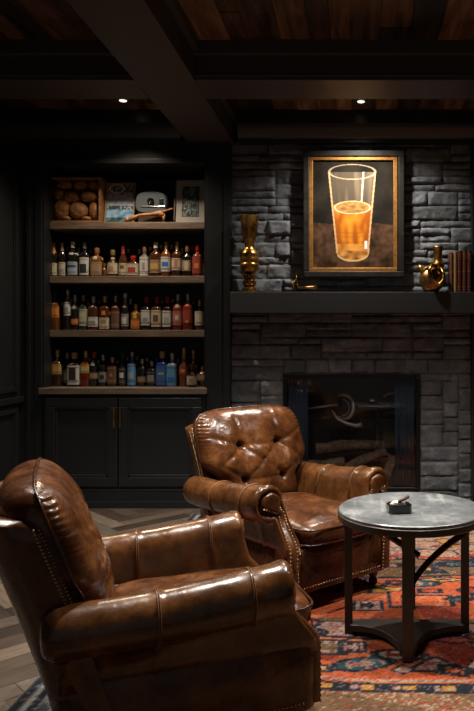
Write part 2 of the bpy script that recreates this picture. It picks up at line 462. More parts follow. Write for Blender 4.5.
chbox('back_panel', BLACK, XA + .001, XBB - .001, 5.72, 5.77, .912, 2.59, bc)
chbox('side_panel', BLACK, XA + .001, XA + .014, YC + .01, 5.72, .912, 2.59, bc)
chbox('side_panel', BLACK, XBB - .014, XBB - .001, YC + .01, 5.72, .912, 2.59, bc)
ST = [2.18, 1.764, 1.347, .908]
for z in ST[:3]: chbox('shelf', SHELF, XA + .015, XBB - .015, 5.395, 5.72, z - .054, z, bc)

# mantel and fireplace
s = MB(); s.box(-.945, 1.1, 5.205, YB + .01, 1.47, 1.628)
mant = tag(s.build('mantel_shelf', mat('mantel_charcoal', (.030, .030, .031), .45), smooth=False, bevel=.004), 'thick charcoal mantel shelf across the stone above the fireplace', 'mantel')
FX0, FX1, FZ0, FZ1 = -.570, .487, .11, 1.01
fp = empty('fireplace', (-.04, YB, FZ0), 0, 'recessed black fireplace with glass front and logs inside the stone', 'fireplace')
o_ = fp.location
FB = mat('firebox_black', (.010, .0095, .009), .6)
s = MB()
s.box(FX0 + .04, FX1 - .02, 5.76, 5.779, FZ0, FZ1); s.box(FX0 + .001, FX0 + .02, YB + .03, 5.76, FZ0, FZ1)
s.box(FX1 - .02, FX1 - .001, YB + .03, 5.76, FZ0, FZ1); s.box(FX0, FX1, YB + .03, 5.77, FZ0 + .001, FZ0 + .02); s.box(FX0, FX1, YB + .03, 5.77, FZ1 - .02, FZ1 - .001)
s.v = [(x - o_[0], y - o_[1], z - o_[2]) for x, y, z in s.v]; s.build('firebox', FB, fp, smooth=False)
s = MB(); w = .032
for q in ((FX0, FX1, FZ0, FZ0 + .02), (FX0, FX1, FZ1 - w, FZ1), (FX0, FX0 + w, FZ0 + .02, FZ1 - w), (FX1 - w, FX1, FZ0 + .02, FZ1 - w)): s.box(q[0] + .002 if q[0] == FX0 else q[0], q[1] - .002 if q[1] == FX1 else q[1], YB - .02, YB + .012, q[2], q[3])
s.v = [(x - o_[0], y - o_[1], z - o_[2]) for x, y, z in s.v]; s.build('frame', METALK, fp, smooth=False, bevel=.003)
s = MB(); s.box(FX0 + w, FX1 - w, YB - .004, YB + .0, FZ0 + .02, FZ1 - w)
s.v = [(x - o_[0], y - o_[1], z - o_[2]) for x, y, z in s.v]; s.build('glass_pane', PANE, fp, smooth=False)
s = MB(); s.box(FX0 + w + .01, FX1 - w - .01, YB - .026, YB - .018, FZ0 + .022, FZ0 + .028)
s.v = [(x - o_[0], y - o_[1], z - o_[2]) for x, y, z in s.v]; s.build('lower_trim', mat('steel', (.3, .3, .3), .3, 1), fp, smooth=False)
def curtain(x0, x1):
    s = MB(); n = 60; rows = []
    for z in (FZ0 + .03, FZ1 - .05):
        rows.append([(x0 + (x1 - x0) * i / n - o_[0], YB + .05 + .012 * math.sin(i * 2 * PI / 10) - o_[1], z - o_[2]) for i in range(n + 1)])
    back = [[(x, y + .003, z) for x, y, z in r] for r in rows]
    s.loft([rows[0] + back[0][::-1], rows[1] + back[1][::-1]]); s.build('mesh_curtain', CURT, fp)
curtain(X(289, 5.45), X(308, 5.45)); curtain(X(395, 5.45), X(414, 5.45))

def log(p0, p1, r0, r1, label, seed, cat='log', group='logs in the fireplace'):
    p0, p1 = Vector(p0), Vector(p1); n = 14; m = 12; ax = (p1 - p0); L = ax.length; t = ax.normalized()
    a = t.orthogonal().normalized(); b = t.cross(a); c = (p0 + p1) / 2; rings = []
    for i in range(n + 1):
        u = i / n; rr = r0 + (r1 - r0) * u; bend = math.sin(u * PI) * .012 * (1 if seed % 2 else -1)
        p = p0 + ax * u - c + Vector((0, 0, bend))
        ring = []
        for j in range(m):
            an = 2 * PI * j / m; q = rr * (1 + .22 * noise.noise(Vector((math.cos(an) * 1.4 + seed, math.sin(an) * 1.4, u * 4 + seed))) + .08 * noise.noise(Vector((an * 4, u * 20, seed))))
            ring.append(tuple(p + a * math.cos(an) * q + b * math.sin(an) * q))
        rings.append(ring)
    s = MB(); s.loft(rings, False, False)
    o = s.build('fire_log', BARK, None, loc=tuple(c)); tag(o, label, cat, group)
    for sg, rg in ((-1, rings[0]), (1, rings[-1])): MB().add([tuple(Vector(p) + t * .001 * sg) for p in rg], [tuple(range(m))]).build('cut_end', LOGEND, o, smooth=False)
    return o
d = 5.58
log((X(316, d), d, Z(449, d)), (X(384, d), d + .03, Z(446, d)), .047, .040, 'longest brown log lying level across the top of the fire pile', 1)
log((X(309, d), d - .05, Z(464, d)), (X(345, d), d - .08, Z(460, d)), .045, .042, 'short stubby log low at the left of the fire pile', 2)
log((X(346, d), d - .08, Z(467, d)), (X(386, d), d - .05, Z(451, d)), .040, .036, 'charred log slanting up to the right in the fire pile', 3)
log((X(374, d), d + .04, Z(446, d)), (X(395, d), d - .02, Z(462, d)), .034, .036, 'thin log tipping down at the right end of the fire pile', 4)
log((X(385, d), d - .10, Z(474, d)), (X(396, d), d - .02, Z(458, d)), .045, .04, 'stub of log standing on its end beside the right curtain', 5)
# grate under the logs
s = MB()
for k in range(7):
    x = X(318 + k * 11.5, d); s.tube([(x, d - .14, .20), (x, d - .13, .165), (x, d + .12, .165), (x, d + .13, .21)], .008, 6)
s.box(X(314, d), X(392, d), d - .11, d - .09, .15, .165); s.box(X(314, d), X(392, d), d + .07, d + .09, .15, .165)
for x in (X(318, d), X(387, d)):
    for y in (d - .1, d + .08): s.box(x - .008, x + .008, y - .008, y + .008, .131, .152)
tag(s.build('fire_grate', METALK), 'black iron grate holding the logs in the fireplace', 'grate')
# curled iron tool hanging in the firebox
s = MB(); d = 5.62
cx, cz = X(343, d), Z(409, d)
s.tube([(X(304, d), d, Z(409, d)), (X(320, d), d, Z(407, d)), (X(338, d), d, Z(404.5, d))], [.006, .008, .012], 8)
s.tube([(cx + .085 * math.cos(a), d + .02 * math.sin(2 * a), cz + .018 + .10 * math.sin(a)) for a in [math.radians(t) for t in range(-120, 130, 14)]], [.012 + .006 * math.sin(i / 17 * PI) for i in range(18)], 8)
s.tube([(X(332, d), d - .02, Z(410, d)), (X(338, d), d - .03, Z(419, d)), (X(347, d), d - .04, Z(423, d)), (X(356, d), d - .05, Z(425, d)), (X(362, d), d - .05, Z(424, d))], [.008, .012, .014, .016, .024], 8)
s.tube([(X(358, d), d + .02, Z(407, d)), (X(375, d), d + .02, Z(406.5, d)), (X(391, d), d + .02, Z(406, d))], .005, 6)
s.tube([(cx + .05 * math.cos(a), d + .01, cz + .01 + .065 * math.sin(a)) for a in [math.radians(t) for t in range(-100, 110, 15)]], .006, 6)
tool = tag(s.build('iron_hook', BONE), 'pale curled iron crane hook with pointed tip inside the fireplace', 'fire hook')
s = MB(); s.tube([(X(383, d), d, Z(397, d)), (X(387, d), d, Z(394, d)), (X(393, d), d, Z(393, d)), (X(401, d), d, Z(393, d))], [.006, .009, .009, .007], 8)
s.build('bracket', BONE, tool)

# ------------------------------------------------------------------ painting over the mantel
def picture_mesh(x0, x1, y, z0, z1, nx, nzz, fn, name, m, parent, tilt=0):
    s = MB(); vs = []; cols = []
    for j in range(nzz + 1):
        for i in range(nx + 1):
            u, v = i / nx, j / nzz; vs.append((x0 + (x1 - x0) * u, y + tilt * v, z0 + (z1 - z0) * v)); cols.append(fn(u, 1 - v))
    n1 = nx + 1
    s.add(vs, [(j * n1 + i, j * n1 + i + 1, (j + 1) * n1 + i + 1, (j + 1) * n1 + i) for j in range(nzz) for i in range(nx)])
    o = s.build(name, m, parent, smooth=False); paint_attr(o, np.array(cols)); return o
def lerp(a, b, t): t = min(1, max(0, t)); return tuple(p + (q - p) * t for p, q in zip(a, b))
def beer(u, v):
    px, py = u * 336 + 62, v * 455 + 50           # painter's grid
    n = noise.noise(Vector((px * .012, py * .012, 2))); n2 = noise.noise(Vector((px * .05, py * .05, 7)))
    if py < 318 + n * 8: c = lerp((.011, .009, .007), (.026, .021, .015), .5 + n)
    else: c = lerp((.036, .019, .010), (.11, .056, .030), .5 + n + n2 * .6)
    c = tuple(q * (1 + .25 * n2) for q in c)
    e = 0.0
    xl = 128 + (163 - 128) * min(1, max(0, (py - 98) / 345)); xr = 323 + (292 - 323) * min(1, max(0, (py - 95) / 345))
    if py > 425: xl -= 0; xr += 2
    cxm = (xl + xr) / 2
    if 98 < py < 478 and xl - 3 < px < xr + 3:
        t = (px - xl) / (xr - xl)
        base = 440 + 35 * math.sqrt(max(0, 1 - ((px - cxm) / ((xr - xl) / 2 + 1)) ** 2))
        if py < base:
            liq = 262 + 14 * math.sqrt(max(0, 1 - ((px - 226) / 78) ** 2)) * (1 if py > 250 else -1)
            if py > 236:
                k = noise.noise(Vector((t * 6, py * .018, 4)))
                c = lerp((.40, .10, .008), (.85, .30, .025), .5 + k * 1.1 - abs(t - .5) * .8)
                if t < .1 or t > .9: c = lerp(c, (.35, .09, .01), .5)
                for yy in (345, 362, 385, 405):
                    if abs(py - yy - 12 * math.sqrt(max(0, 1 - (2 * t - 1) ** 2))) < 3: c = lerp(c, (.35, .10, .01), .35)
                if 405 < py < 432: c = lerp(c, (.9, .45, .1), .4 + .6 * noise.noise(Vector((px * .04, py * .02, 9))))
                if py >= 432: c = lerp((.28, .09, .015), (.85, .42, .10), .4 + .8 * noise.noise(Vector((px * .035, py * .06, 6))))
                if abs(px - 283) < 7 and 390 < py < 425: c = (1, .95, .85)
            else:
                c = lerp(c, (.16, .12, .08), .5)
                if abs(px - (272 - (py - 110) * .06)) < 3.5: c = (.8, .66, .45)
                c = lerp(c, (.26, .19, .12), max(0, noise.noise(Vector((t * 7, py * .004, 21))) * 1.3))
        if min(abs(px - xl), abs(px - xr)) < 3.6 and py < 440: c = lerp(c, (.80, .50, .24), .8)
        if abs(py - base) < 4: c = lerp(c, (1, .66, .3), .7)
        # liquid surface
        q = ((px - 227) / 76) ** 2 + ((py - 249) / 27) ** 2
        if q < 1:
            c = lerp((.26, .13, .035), (.50, .28, .09), .5 + noise.noise(Vector((px * .05, py * .1, 1))))
        if .84 < q < 1.08: c = (.85, .60, .34) if py > 249 else (.8, .5, .24)
    r = ((px - 226) / 98) ** 2 + ((py - 98) / 32) ** 2
    if .86 < r < 1.06: c = lerp(c, (.60, .44, .27), .8 if py > 98 else .6)
    return c
yp = 5.345
pa = empty('framed_painting', (X(353.5, yp), yp, Z(277, yp)), 0, 'large framed painting of a glass of amber beer on the stone wall', 'painting')
def loc_frame(parent, name, m, xa, xb, za, zb, w, ya, yb, bevel=.003):
    o = parent.location; s = MB()
    for q in ((xa, xb, za, za + w), (xa, xb, zb - w, zb), (xa, xa + w, za + w, zb - w), (xb - w, xb, za + w, zb - w)):
        s.box(q[0] - o[0], q[1] - o[0], ya - o[1], yb - o[1], q[2] - o[2], q[3] - o[2])
    return s.build(name, m, parent, smooth=False, bevel=bevel)
k = 4.31
fx0, fx1, fz0, fz1 = X(303.5, yp), X(404, yp), Z(277.5, yp), Z(151.5, yp)
loc_frame(pa, 'frame', BLKF, fx0, fx1, fz0, fz1, .045, yp - .035, yp + .025, .006)
gx0, gx1, gz0, gz1 = X(309.2, yp), X(397.2, yp), Z(272, yp), Z(157, yp)
loc_frame(pa, 'gold_inner_frame', GOLDF, gx0, gx1, gz0, gz1, .030, yp - .026, yp + .02, .003)
o = pa.location
cv = picture_mesh(gx0 + .03 - o[0], gx1 - .03 - o[0], -.012, gz0 + .03 - o[2], gz1 - .03 - o[2], 168, 228, beer, 'canvas', CANVAS, pa)
o = pa.location; MB().box(fx0 + .01 - o[0], fx1 - .01 - o[0], .0, .022, fz0 + .01 - o[2], fz1 - .01 - o[2]).build('backing_board', DWOOD, pa, smooth=False)

# ------------------------------------------------------------------ mantel things
zm = 1.6285; d = 5.27
def prof_px(pts, cx, base, d): return [(abs(r) * d / F, (base - y) * d / F) for r, y in pts]
s = MB()
s.lathe(prof_px([(0, 289.9), (6.5, 289.8), (7, 288), (7, 286), (5.5, 285.5), (5.3, 283), (6.8, 282), (6.8, 279), (5.3, 278), (5.2, 276.5), (6.5, 275.5), (6.5, 273), (5.2, 272), (5, 270.5), (8, 268.5), (9.3, 265), (9.5, 262), (8.7, 261), (9.3, 259.5), (9.3, 256), (8.6, 254.5), (9, 253), (9, 251), (6.5, 248), (4.6, 246), (4.4, 243.5), (6.3, 236), (8, 226), (9.1, 217), (9.2, 213.5), (8.4, 213.3), (6.5, 226), (3, 242), (0, 243)], 0, 290, d), (0, 0, 0), 32)
for q in range(len(s.v)): pass
tag(s.build('brass_vase', BRASS, ang=45, loc=(X(249.5, d), d, zm)), 'tall turned brass vase at the left end of the mantel', 'vase')
# curled leaf dish
s = MB(); rows = []
for i in range(17):
    u = i / 16; row = []
    for j in range(9):
        v = j / 8 * 2 - 1; x = (u - .5) * .19; w = .045 * math.sin(max(.06, min(1, u * 1.02)) * PI) ** .6
        z = .010 + .030 * v * v * (1 - .3 * u) + max(0, .25 - u) * .38 + max(0, u - .8) * .05 + .012 * u
        row.append((x + max(0, .2 - u) * .15 * (1), v * w, z))
    rows.append(row)
s.loft([r + [(a, b, c - .004) for a, b, c in reversed(r)] for r in rows])
s.tube([(-.07, 0, .095), (-.088, -.004, .075), (-.092, -.006, .05), (-.08, -.006, .028), (-.05, -.004, .012)], [.006, .009, .010, .010, .007], 8)
tag(s.build('leaf_dish', COPPER, loc=(X(305, d), d, zm)), 'small curled bronze leaf dish on the mantel below the painting', 'dish')
# brass pitcher
pt = empty('brass_pitcher', (X(432, d), d, zm), 0, 'squat brass pitcher with tall neck and looped handle left of the books', 'pitcher')
k = d / F
s = MB(); s.lathe([(0, 0), (6 * k, 0), (9.5 * k, 4 * k), (12.5 * k, 10 * k), (12 * k, 16 * k), (9.5 * k, 21 * k), (6 * k, 24 * k), (3 * k, 26 * k)], (-.5 * k, 0, 0), 28, sy=.7)
s.build('body', COPPER, pt)
s = MB(); s.lathe([(4.2 * k, 22 * k), (6.2 * k, 25.5 * k), (6.6 * k, 28 * k), (4.6 * k, 30 * k), (4.3 * k, 34 * k), (4.5 * k, 41 * k), (4.9 * k, 44.5 * k), (4.8 * k, 46 * k), (3.8 * k, 46 * k), (3 * k, 35 * k), (0, 32 * k)], (6 * k, 0, 0), 24); s.build('neck', BRASS, pt)
s = MB(); s.tube([(4 * k, -.04, 26 * k), (-1 * k, -.06, 26.5 * k), (-4 * k, -.075, 21 * k), (-2 * k, -.08, 12 * k), (5 * k, -.08, 6 * k), (10 * k, -.07, 11 * k), (11 * k, -.05, 18 * k), (8 * k, -.03, 25 * k)], 1.8 * k, 10); s.build('handle', BRASS, pt)
s = MB(); s.tube([(-6 * k, 0, 15 * k), (-9 * k, -.01, 20 * k), (-11.5 * k, -.01, 24 * k), (-13 * k, -.01, 27 * k)], [3.5 * k, 2.8 * k, 2.4 * k, 1.4 * k], 10)
s.tube([(-9 * k, -.02, 20 * k), (-6 * k, -.03, 24 * k), (-3 * k, -.03, 24 * k)], [1.6 * k, 1.8 * k, 1.2 * k], 8); s.build('spout', BRASS, pt)
# books
bw = [(449.5, 3.2, 250.5, (.10, .035, .020), 'slim brown book with gilt spine next to the brass pitcher'), (453, 3.6, 250, (.30, .17, .07), 'tan leather book with ribbed spine, palest on the mantel'),
      (456.8, 4.8, 249, (.07, .016, .012), 'dark red book with gilt letters directly right of the tan book'), (461.8, 4.6, 249, (.085, .02, .012), 'dark red book with gilt letters, middle of three matching books'),
      (466.6, 4.6, 248.5, (.06, .018, .014), 'dark red book at the right end of the mantel row')]
for i, (px, w, top, col, lab) in enumerate(bw):
    x0, x1 = X(px, d) + .0008, X(px + w, d) - .0008; h = (289.9 - top) * d / F; dep = .125
    e = empty('book', ((x0 + x1) / 2, d - .03, zm), 0, lab, 'book', 'old books standing on the mantel')
    hw = (x1 - x0) / 2; cm = mat('book_cover_%d' % i, col, .45)
    s = MB(); n = 8; out = [(-hw, dep), (-hw, 0)] + [(hw * math.sin(a), -.008 * math.cos(a)) for a in [(-PI / 2 + PI * q / n) for q in range(1, n)]] + [(hw, 0), (hw, dep)]
    inn = [(hw - .002, dep), (hw - .002, .004), (-hw + .002, .004), (-hw + .002, dep)]
    s.loft([[(x, y, z) for x, y in out + inn] for z in (0, h)]); s.build('cover', cm, e, ang=50)
    box('pages', WHITE, -hw + .0022, hw - .0022, .005, dep - .004, .004, h - .004, e, 0)
    s = MB()
    for q in ([.05, .12, .5, .86, .92] if i != 1 else [.04, .2, .36, .52, .68, .84, .95]):
        s = MB(); s.loft([[(hw * 1.02 * math.sin(a), -.0088 * math.cos(a), z) for a in [(-PI / 2 + PI * t / n) for t in range(0, n + 1)]] for z in (h * q, h * q + .0035)], closed=False); s.build('gilt_band', GOLDF, e, smooth=False)
    s = MB()
    if i >= 2:
        for q in (.80, .885):
            for t in (-.5, 0, .5): s.box(hw * t - .002, hw * t + .002, -.0095, -.004, h * q, h * q + .007)
    if i >= 2: s.build('gilt_lettering', GOLDF, e, smooth=False)

# ------------------------------------------------------------------ top shelf
zs = ST[0] + .0005; d = 5.47
# crate of rounds
cx0, cx1, cz1 = X(50.5, d), X(102.5, d), Z(178, d)
cr = empty('wooden_crate', ((cx0 + cx1) / 2, d, zs), 0, 'open fronted pine crate with hoop handle at the left end of the top shelf', 'crate')
w = (cx1 - cx0) / 2; hc = cz1 - zs; t = .013
s = MB(); s.box(-w, w, -.03, .15, 0, t); s.box(-w, w, -.03, .15, hc - t, hc); s.box(-w, -w + t, -.03, .15, t, hc - t); s.box(w - t * 1.6, w, -.03, .15, t, hc - t); s.box(-w + t, w - t, .14, .15, t, hc - t)
s.box(-w + t, w - t * 1.6, -.03, -.025, t, t + .006)
s.build('box', CRATE, cr, smooth=False, bevel=.002)
s = MB(); s.tube([(.02 + .075 * math.cos(a), .05, hc - .006 + .062 * math.sin(a)) for a in [PI * q / 14 for q in range(15)]], .004, 6); s.build('handle', DWOOD, cr)
rounds = [(56, 210, 8.5, 10.5, 'large speckled stone in the bottom left corner of the crate'), (57, 195, 5.5, 5.5, 'small round stone at the upper left of the crate'), (71.5, 197.5, 8.8, 6.0, 'oval stone in the upper middle of the crate'),
          (90, 196.5, 9.2, 5.8, 'wide stone at the upper right of the crate'), (78.5, 211, 9.5, 8.5, 'biggest orange stone in the centre of the crate'), (95.5, 211, 6.5, 8.5, 'orange stone against the right side of the crate'),
          (67.5, 219.0, 4.6, 2.8, 'little stone on the crate floor left of the biggest one'), (87.3, 219.2, 5.0, 2.6, 'little stone on the crate floor right of the biggest one'),
          (65, 185.5, 7.5, 4.5, 'stone in shade at the top left of the crate'), (81, 185.3, 7.5, 4.5, 'stone in shade at the top middle of the crate'), (94.5, 186, 5.5, 4.5, 'stone in shade at the top right of the crate')]
for i, (px, py, rx, rz_, lab) in enumerate(rounds):
    y = d + .045 + (.012 if py < 190 else 0) + (i % 3) * .004; kk = y / F
    s = MB(); rings = []
    for a in range(1, 12):
        ph = PI * a / 12; ring = []
        for b in range(18):
            th = 2 * PI * b / 18; dx, dy, dz = math.sin(ph) * math.cos(th), math.cos(ph), math.sin(ph) * math.sin(th)
            q = 1 + .10 * noise.noise(Vector((dx * 2 + i * 3, dy * 2, dz * 2))) + .05 * noise.noise(Vector((dx * 9 + i, dy * 9, dz * 9)))
            sg = lambda v, e: math.copysign(abs(v) ** e, v)
            ring.append((sg(dx, .85) * rx * kk * q, dy * .05 * q, sg(dz, .85) * rz_ * kk * q))
        rings.append(ring)
    s.loft(rings); zz = max(Z(py, y), zs + t + rz_ * kk * .93)
    tag(s.build('stone', LOGEND, loc=(min(max(X(px, y), cx0 + t + rx * kk * .9), cx1 - t * 1.6 - rx * kk * .9), y, zz)), 'rough tan ' + lab, 'stone', 'rough tan stones in the crate')

def leaning(name, px0, px1, py0, py1, y, label, fn, frm, fw, group=None, matw=0, lean=.05):
    x0, x1 = X(px0, y), X(px1, y); h = Z(py0, y) - zs
    e = empty(name, ((x0 + x1) / 2, y, zs), 0, label, 'picture', group); w = (x1 - x0) / 2
    def sh(s): s.v = [(a, b + lean * c / h, c) for a, b, c in s.v]; return s
    s = MB()
    for q in ((-w, w, 0, fw), (-w, w, h - fw, h), (-w, -w + fw, fw, h - fw), (w - fw, w, fw, h - fw)): s.box(q[0], q[1], -.012, .012, q[2], q[3])
    sh(s).build('frame', frm, e, smooth=False, bevel=.0015)
    s = MB(); s.box(-w + fw * .5, w - fw * .5, .002, .01, fw * .5, h - fw * .5); sh(s).build('backing', WHITE if matw else DWOOD, e, smooth=False)
    a = fw * .9 + matw; picture_mesh(-w + a, w - a, -.001 + lean * a / h, a, h - a, 50, 60, fn, 'print', PRINT, e, tilt=lean * (h - 2 * a) / h)
    return e
def lake(u, v):
    n = noise.noise(Vector((u * 5, v * 9, 3))); n2 = noise.noise(Vector((u * 14, v * 14, 5)))
    if v < .22: c = lerp((.05, .045, .04), (.30, .28, .25), .4 + n2 * 1.6)
    elif v < .36: c = lerp((.45, .50, .56), (.16, .15, .16), .3 + n2 * 1.6)
    elif v < .56: c = lerp((.30, .38, .46), (.62, .68, .74), .5 + n * 1.5)
    elif v < .66: c = (.05, .08, .09) if n2 < .15 else (.3, .36, .4)
    elif v < .86: c = lerp((.10, .22, .42), (.30, .50, .66), .5 + n * 1.4)
    else: c = lerp((.02, .04, .04), (.10, .2, .22), .4 + n)
    if (u - .35) ** 2 + (v - .12) ** 2 * 6 < .09 and (u - .35) ** 2 + (v - .12) ** 2 * 6 > .05: c = (.6, .55, .5)
    return c
def moss(u, v):
    n = noise.noise(Vector((u * 6, v * 7, 13))); n2 = noise.noise(Vector((u * 17, v * 17, 15)))
    c = lerp((.015, .025, .022), (.10, .14, .125), .45 + n * 1.2)
    if v > .35: c = lerp(c, (.45, .52, .50), max(0, n2 * 1.5 + .1 - abs(u - .3)))
    if (u - .55) ** 2 + (v - .17) ** 2 < .035: c = lerp(c, (.2, .22, .2), .7)
    return c
leaning('framed_picture', 104.5, 134, 181.5, 221, 5.50, 'small thin framed print of pale blue water beside the stone crate', lake, mat('thin_tan_frame', (.28, .18, .10), .5), .010)
leaning('framed_picture', 173.5, 206.2, 177.5, 221, 5.49, 'framed dark green print with wide cream mat at right end of top shelf', moss, DWOOD, .012, None, .050)
# make mat wider below print: handled by matw
# grey device
y = 5.50; kx = y / F
dv = empty('vintage_camera', (X(152.5, y), y, zs), 0, 'rounded grey camera with round lens and square window on the top shelf', 'camera')
s = MB(); hw, z0, z1 = 16.5 * kx, 9.5 * kx, 32 * kx; rings = []
for q in range(9):
    yy = -.045 + .09 * q / 8; e = 1 - .10 * abs(q / 4 - 1) ** 3; ring = []
    for j in range(32):
        a = 2 * PI * j / 32; c_, s_ = math.cos(a), math.sin(a); p = 3.6; r = (abs(c_) ** p + abs(s_) ** p) ** (-1 / p)
        topn = 1 - .12 * max(0, s_)
        ring.append((hw * e * r * c_ * topn, yy, (z0 + z1) / 2 + (z1 - z0) / 2 * e * r * s_))
    rings.append(ring)
s.loft(rings); s.build('body', PEWTER, dv, ang=40)
s = MB(); s.lathe([(.0, .046), (.026, .046), (.026, .058), (.019, .060), (.017, .054), (0, .054)], (0.0 - .0, 0, (z0 + z1) / 2 + .008), 24, axis='y'); s.build('lens', mat('lens_black', (.008, .008, .01), .12, coat=.5), dv)
s = MB(); s.box(.066, .098, -.052, -.040, (z0 + z1) / 2 - .012, (z0 + z1) / 2 + .028); s.build('window', mat('dark_green_glass', (.012, .03, .026), .15), dv, smooth=False, bevel=.003)
s = MB(); s.box(-.075, .11, -.050, -.040, (z0 + z1) / 2 - .038, (z0 + z1) / 2 - .030); s.build('chrome_strip', mat('chrome', (.5, .5, .5), .25, 1), dv, smooth=False, bevel=.002)
s = MB(); s.box(-hw * .8, hw * .8, -.035, .04, 0, z0 + .006); s.build('stand', DWOOD, dv, smooth=False, bevel=.003)
y = 5.425; kx = y / F
s = MB()
s.tube([(X(128, y), y, zs + 2.5 * kx), (X(134, y), y, zs + 5 * kx), (X(140, y), y, zs + 7.5 * kx), (X(152, y), y + .01, zs + 8.5 * kx), (X(160, y), y + .005, zs + 9 * kx), (X(164, y), y, zs + 7 * kx)], [2.6 * kx, 2.2 * kx, 1.2 * kx, 1.8 * kx, 3.2 * kx, 2.2 * kx], 10)
s.tube([(X(160, y), y, zs + 10 * kx), (X(168, y), y + .0, zs + 12.5 * kx), (X(173, y), y, zs + 14 * kx)], [1.5 * kx, 1 * kx, .8 * kx], 8)
s.tube([(X(131, y), y, zs + 1.6 * kx), (X(128, y), y, zs + 3 * kx), (X(125, y), y, zs + 1.8 * kx)], [1.5 * kx, 3 * kx, 1.7 * kx], 8)
s.tube([(X(163, y), y, zs + 8 * kx), (X(164, y), y, zs + 4 * kx), (X(163, y), y, zs + .9 * kx)], [2.2 * kx, 1.4 * kx, .9 * kx], 8)
tag(s.build('driftwood_branch', DRIFT), 'knobbly orange driftwood branch lying in front of the grey camera', 'driftwood')

# ------------------------------------------------------------------ bottles
def gl(name, col, r=.08, tr=.35): return mat('glass_' + name, col, r, 0, .6, .4, tr)
G = {'dark': gl('dark', (.010, .008, .007), .1, 0), 'amber': gl('amber', (.20, .065, .012)), 'brown': gl('brown', (.075, .026, .009)), 'red': gl('red', (.24, .030, .012)),
     'green': gl('green', (.02, .045, .025)), 'blue': gl('blue', (.05, .16, .42)), 'pale': gl('pale', (.22, .36, .50)), 'clear': gl('clear', (.30, .30, .27), .06, .6), 'deep': gl('deep', (.02, .05, .32))}
K = {'gold': mat('cap_gold', (.62, .42, .16), .3, .8), 'silver': mat('cap_silver', (.55, .53, .50), .3, .8), 'red': mat('cap_red', (.36, .012, .016), .35), 'black': mat('cap_black', (.015, .015, .015), .35),
     'copper': mat('cap_copper', (.45, .20, .08), .35, .6), 'cork': mat('cap_cork', (.42, .27, .14), .8), 'white': mat('cap_white', (.6, .58, .52), .5), 'orange': mat('foil_orange', (.42, .15, .04), .45)}
LB = {'cream': (.55, .48, .34), 'white': (.60, .58, .54), 'bluewhite': (.36, .42, .47), 'gold': (.55, .33, .09), 'orange': (.65, .22, .03), 'brown': (.14, .06, .03), 'tan': (.34, .22, .12),
      'red': (.34, .04, .03), 'blue': (.03, .16, .50), 'palegreen': (.42, .45, .33), 'black': (.02, .02, .02), 'yellow': (.55, .38, .07), 'grey': (.28, .28, .27), 'sky': (.12, .34, .60), 'navy': (.02, .06, .22), 'pink': (.45, .16, .13)}
LB = {k: mat('label_' + k, tuple(c * .72 for c in v), .7) for k, v in LB.items()}
PROF = {   # radius fractions, height fractions: body, shoulder, neck
 'wine': ([(0, 0), (.92, 0), (1, .02), (1, .56), (.92, .64), (.55, .72), (.36, .78), (.34, .93), (.40, .935), (.40, .96)], 0),
 'whisky': ([(0, 0), (.94, 0), (1, .02), (1, .60), (.90, .67), (.55, .72), (.34, .76), (.32, .88), (.38, .885), (.38, .90)], .25),
 'square': ([(0, 0), (.94, 0), (1, .02), (1, .62), (.92, .67), (.50, .71), (.34, .74), (.32, .86), (.40, .865), (.40, .88)], .8),
 'round': ([(0, 0), (.75, 0), (.95, .06), (1, .22), (.98, .42), (.80, .54), (.45, .62), (.32, .68), (.30, .84), (.36, .845), (.36, .87)], 0),
 'tall': ([(0, 0), (.95, 0), (1, .015), (1, .50), (.85, .58), (.50, .68), (.36, .74), (.30, .93), (.36, .935), (.36, .95)], 0)}
MEMO = {}
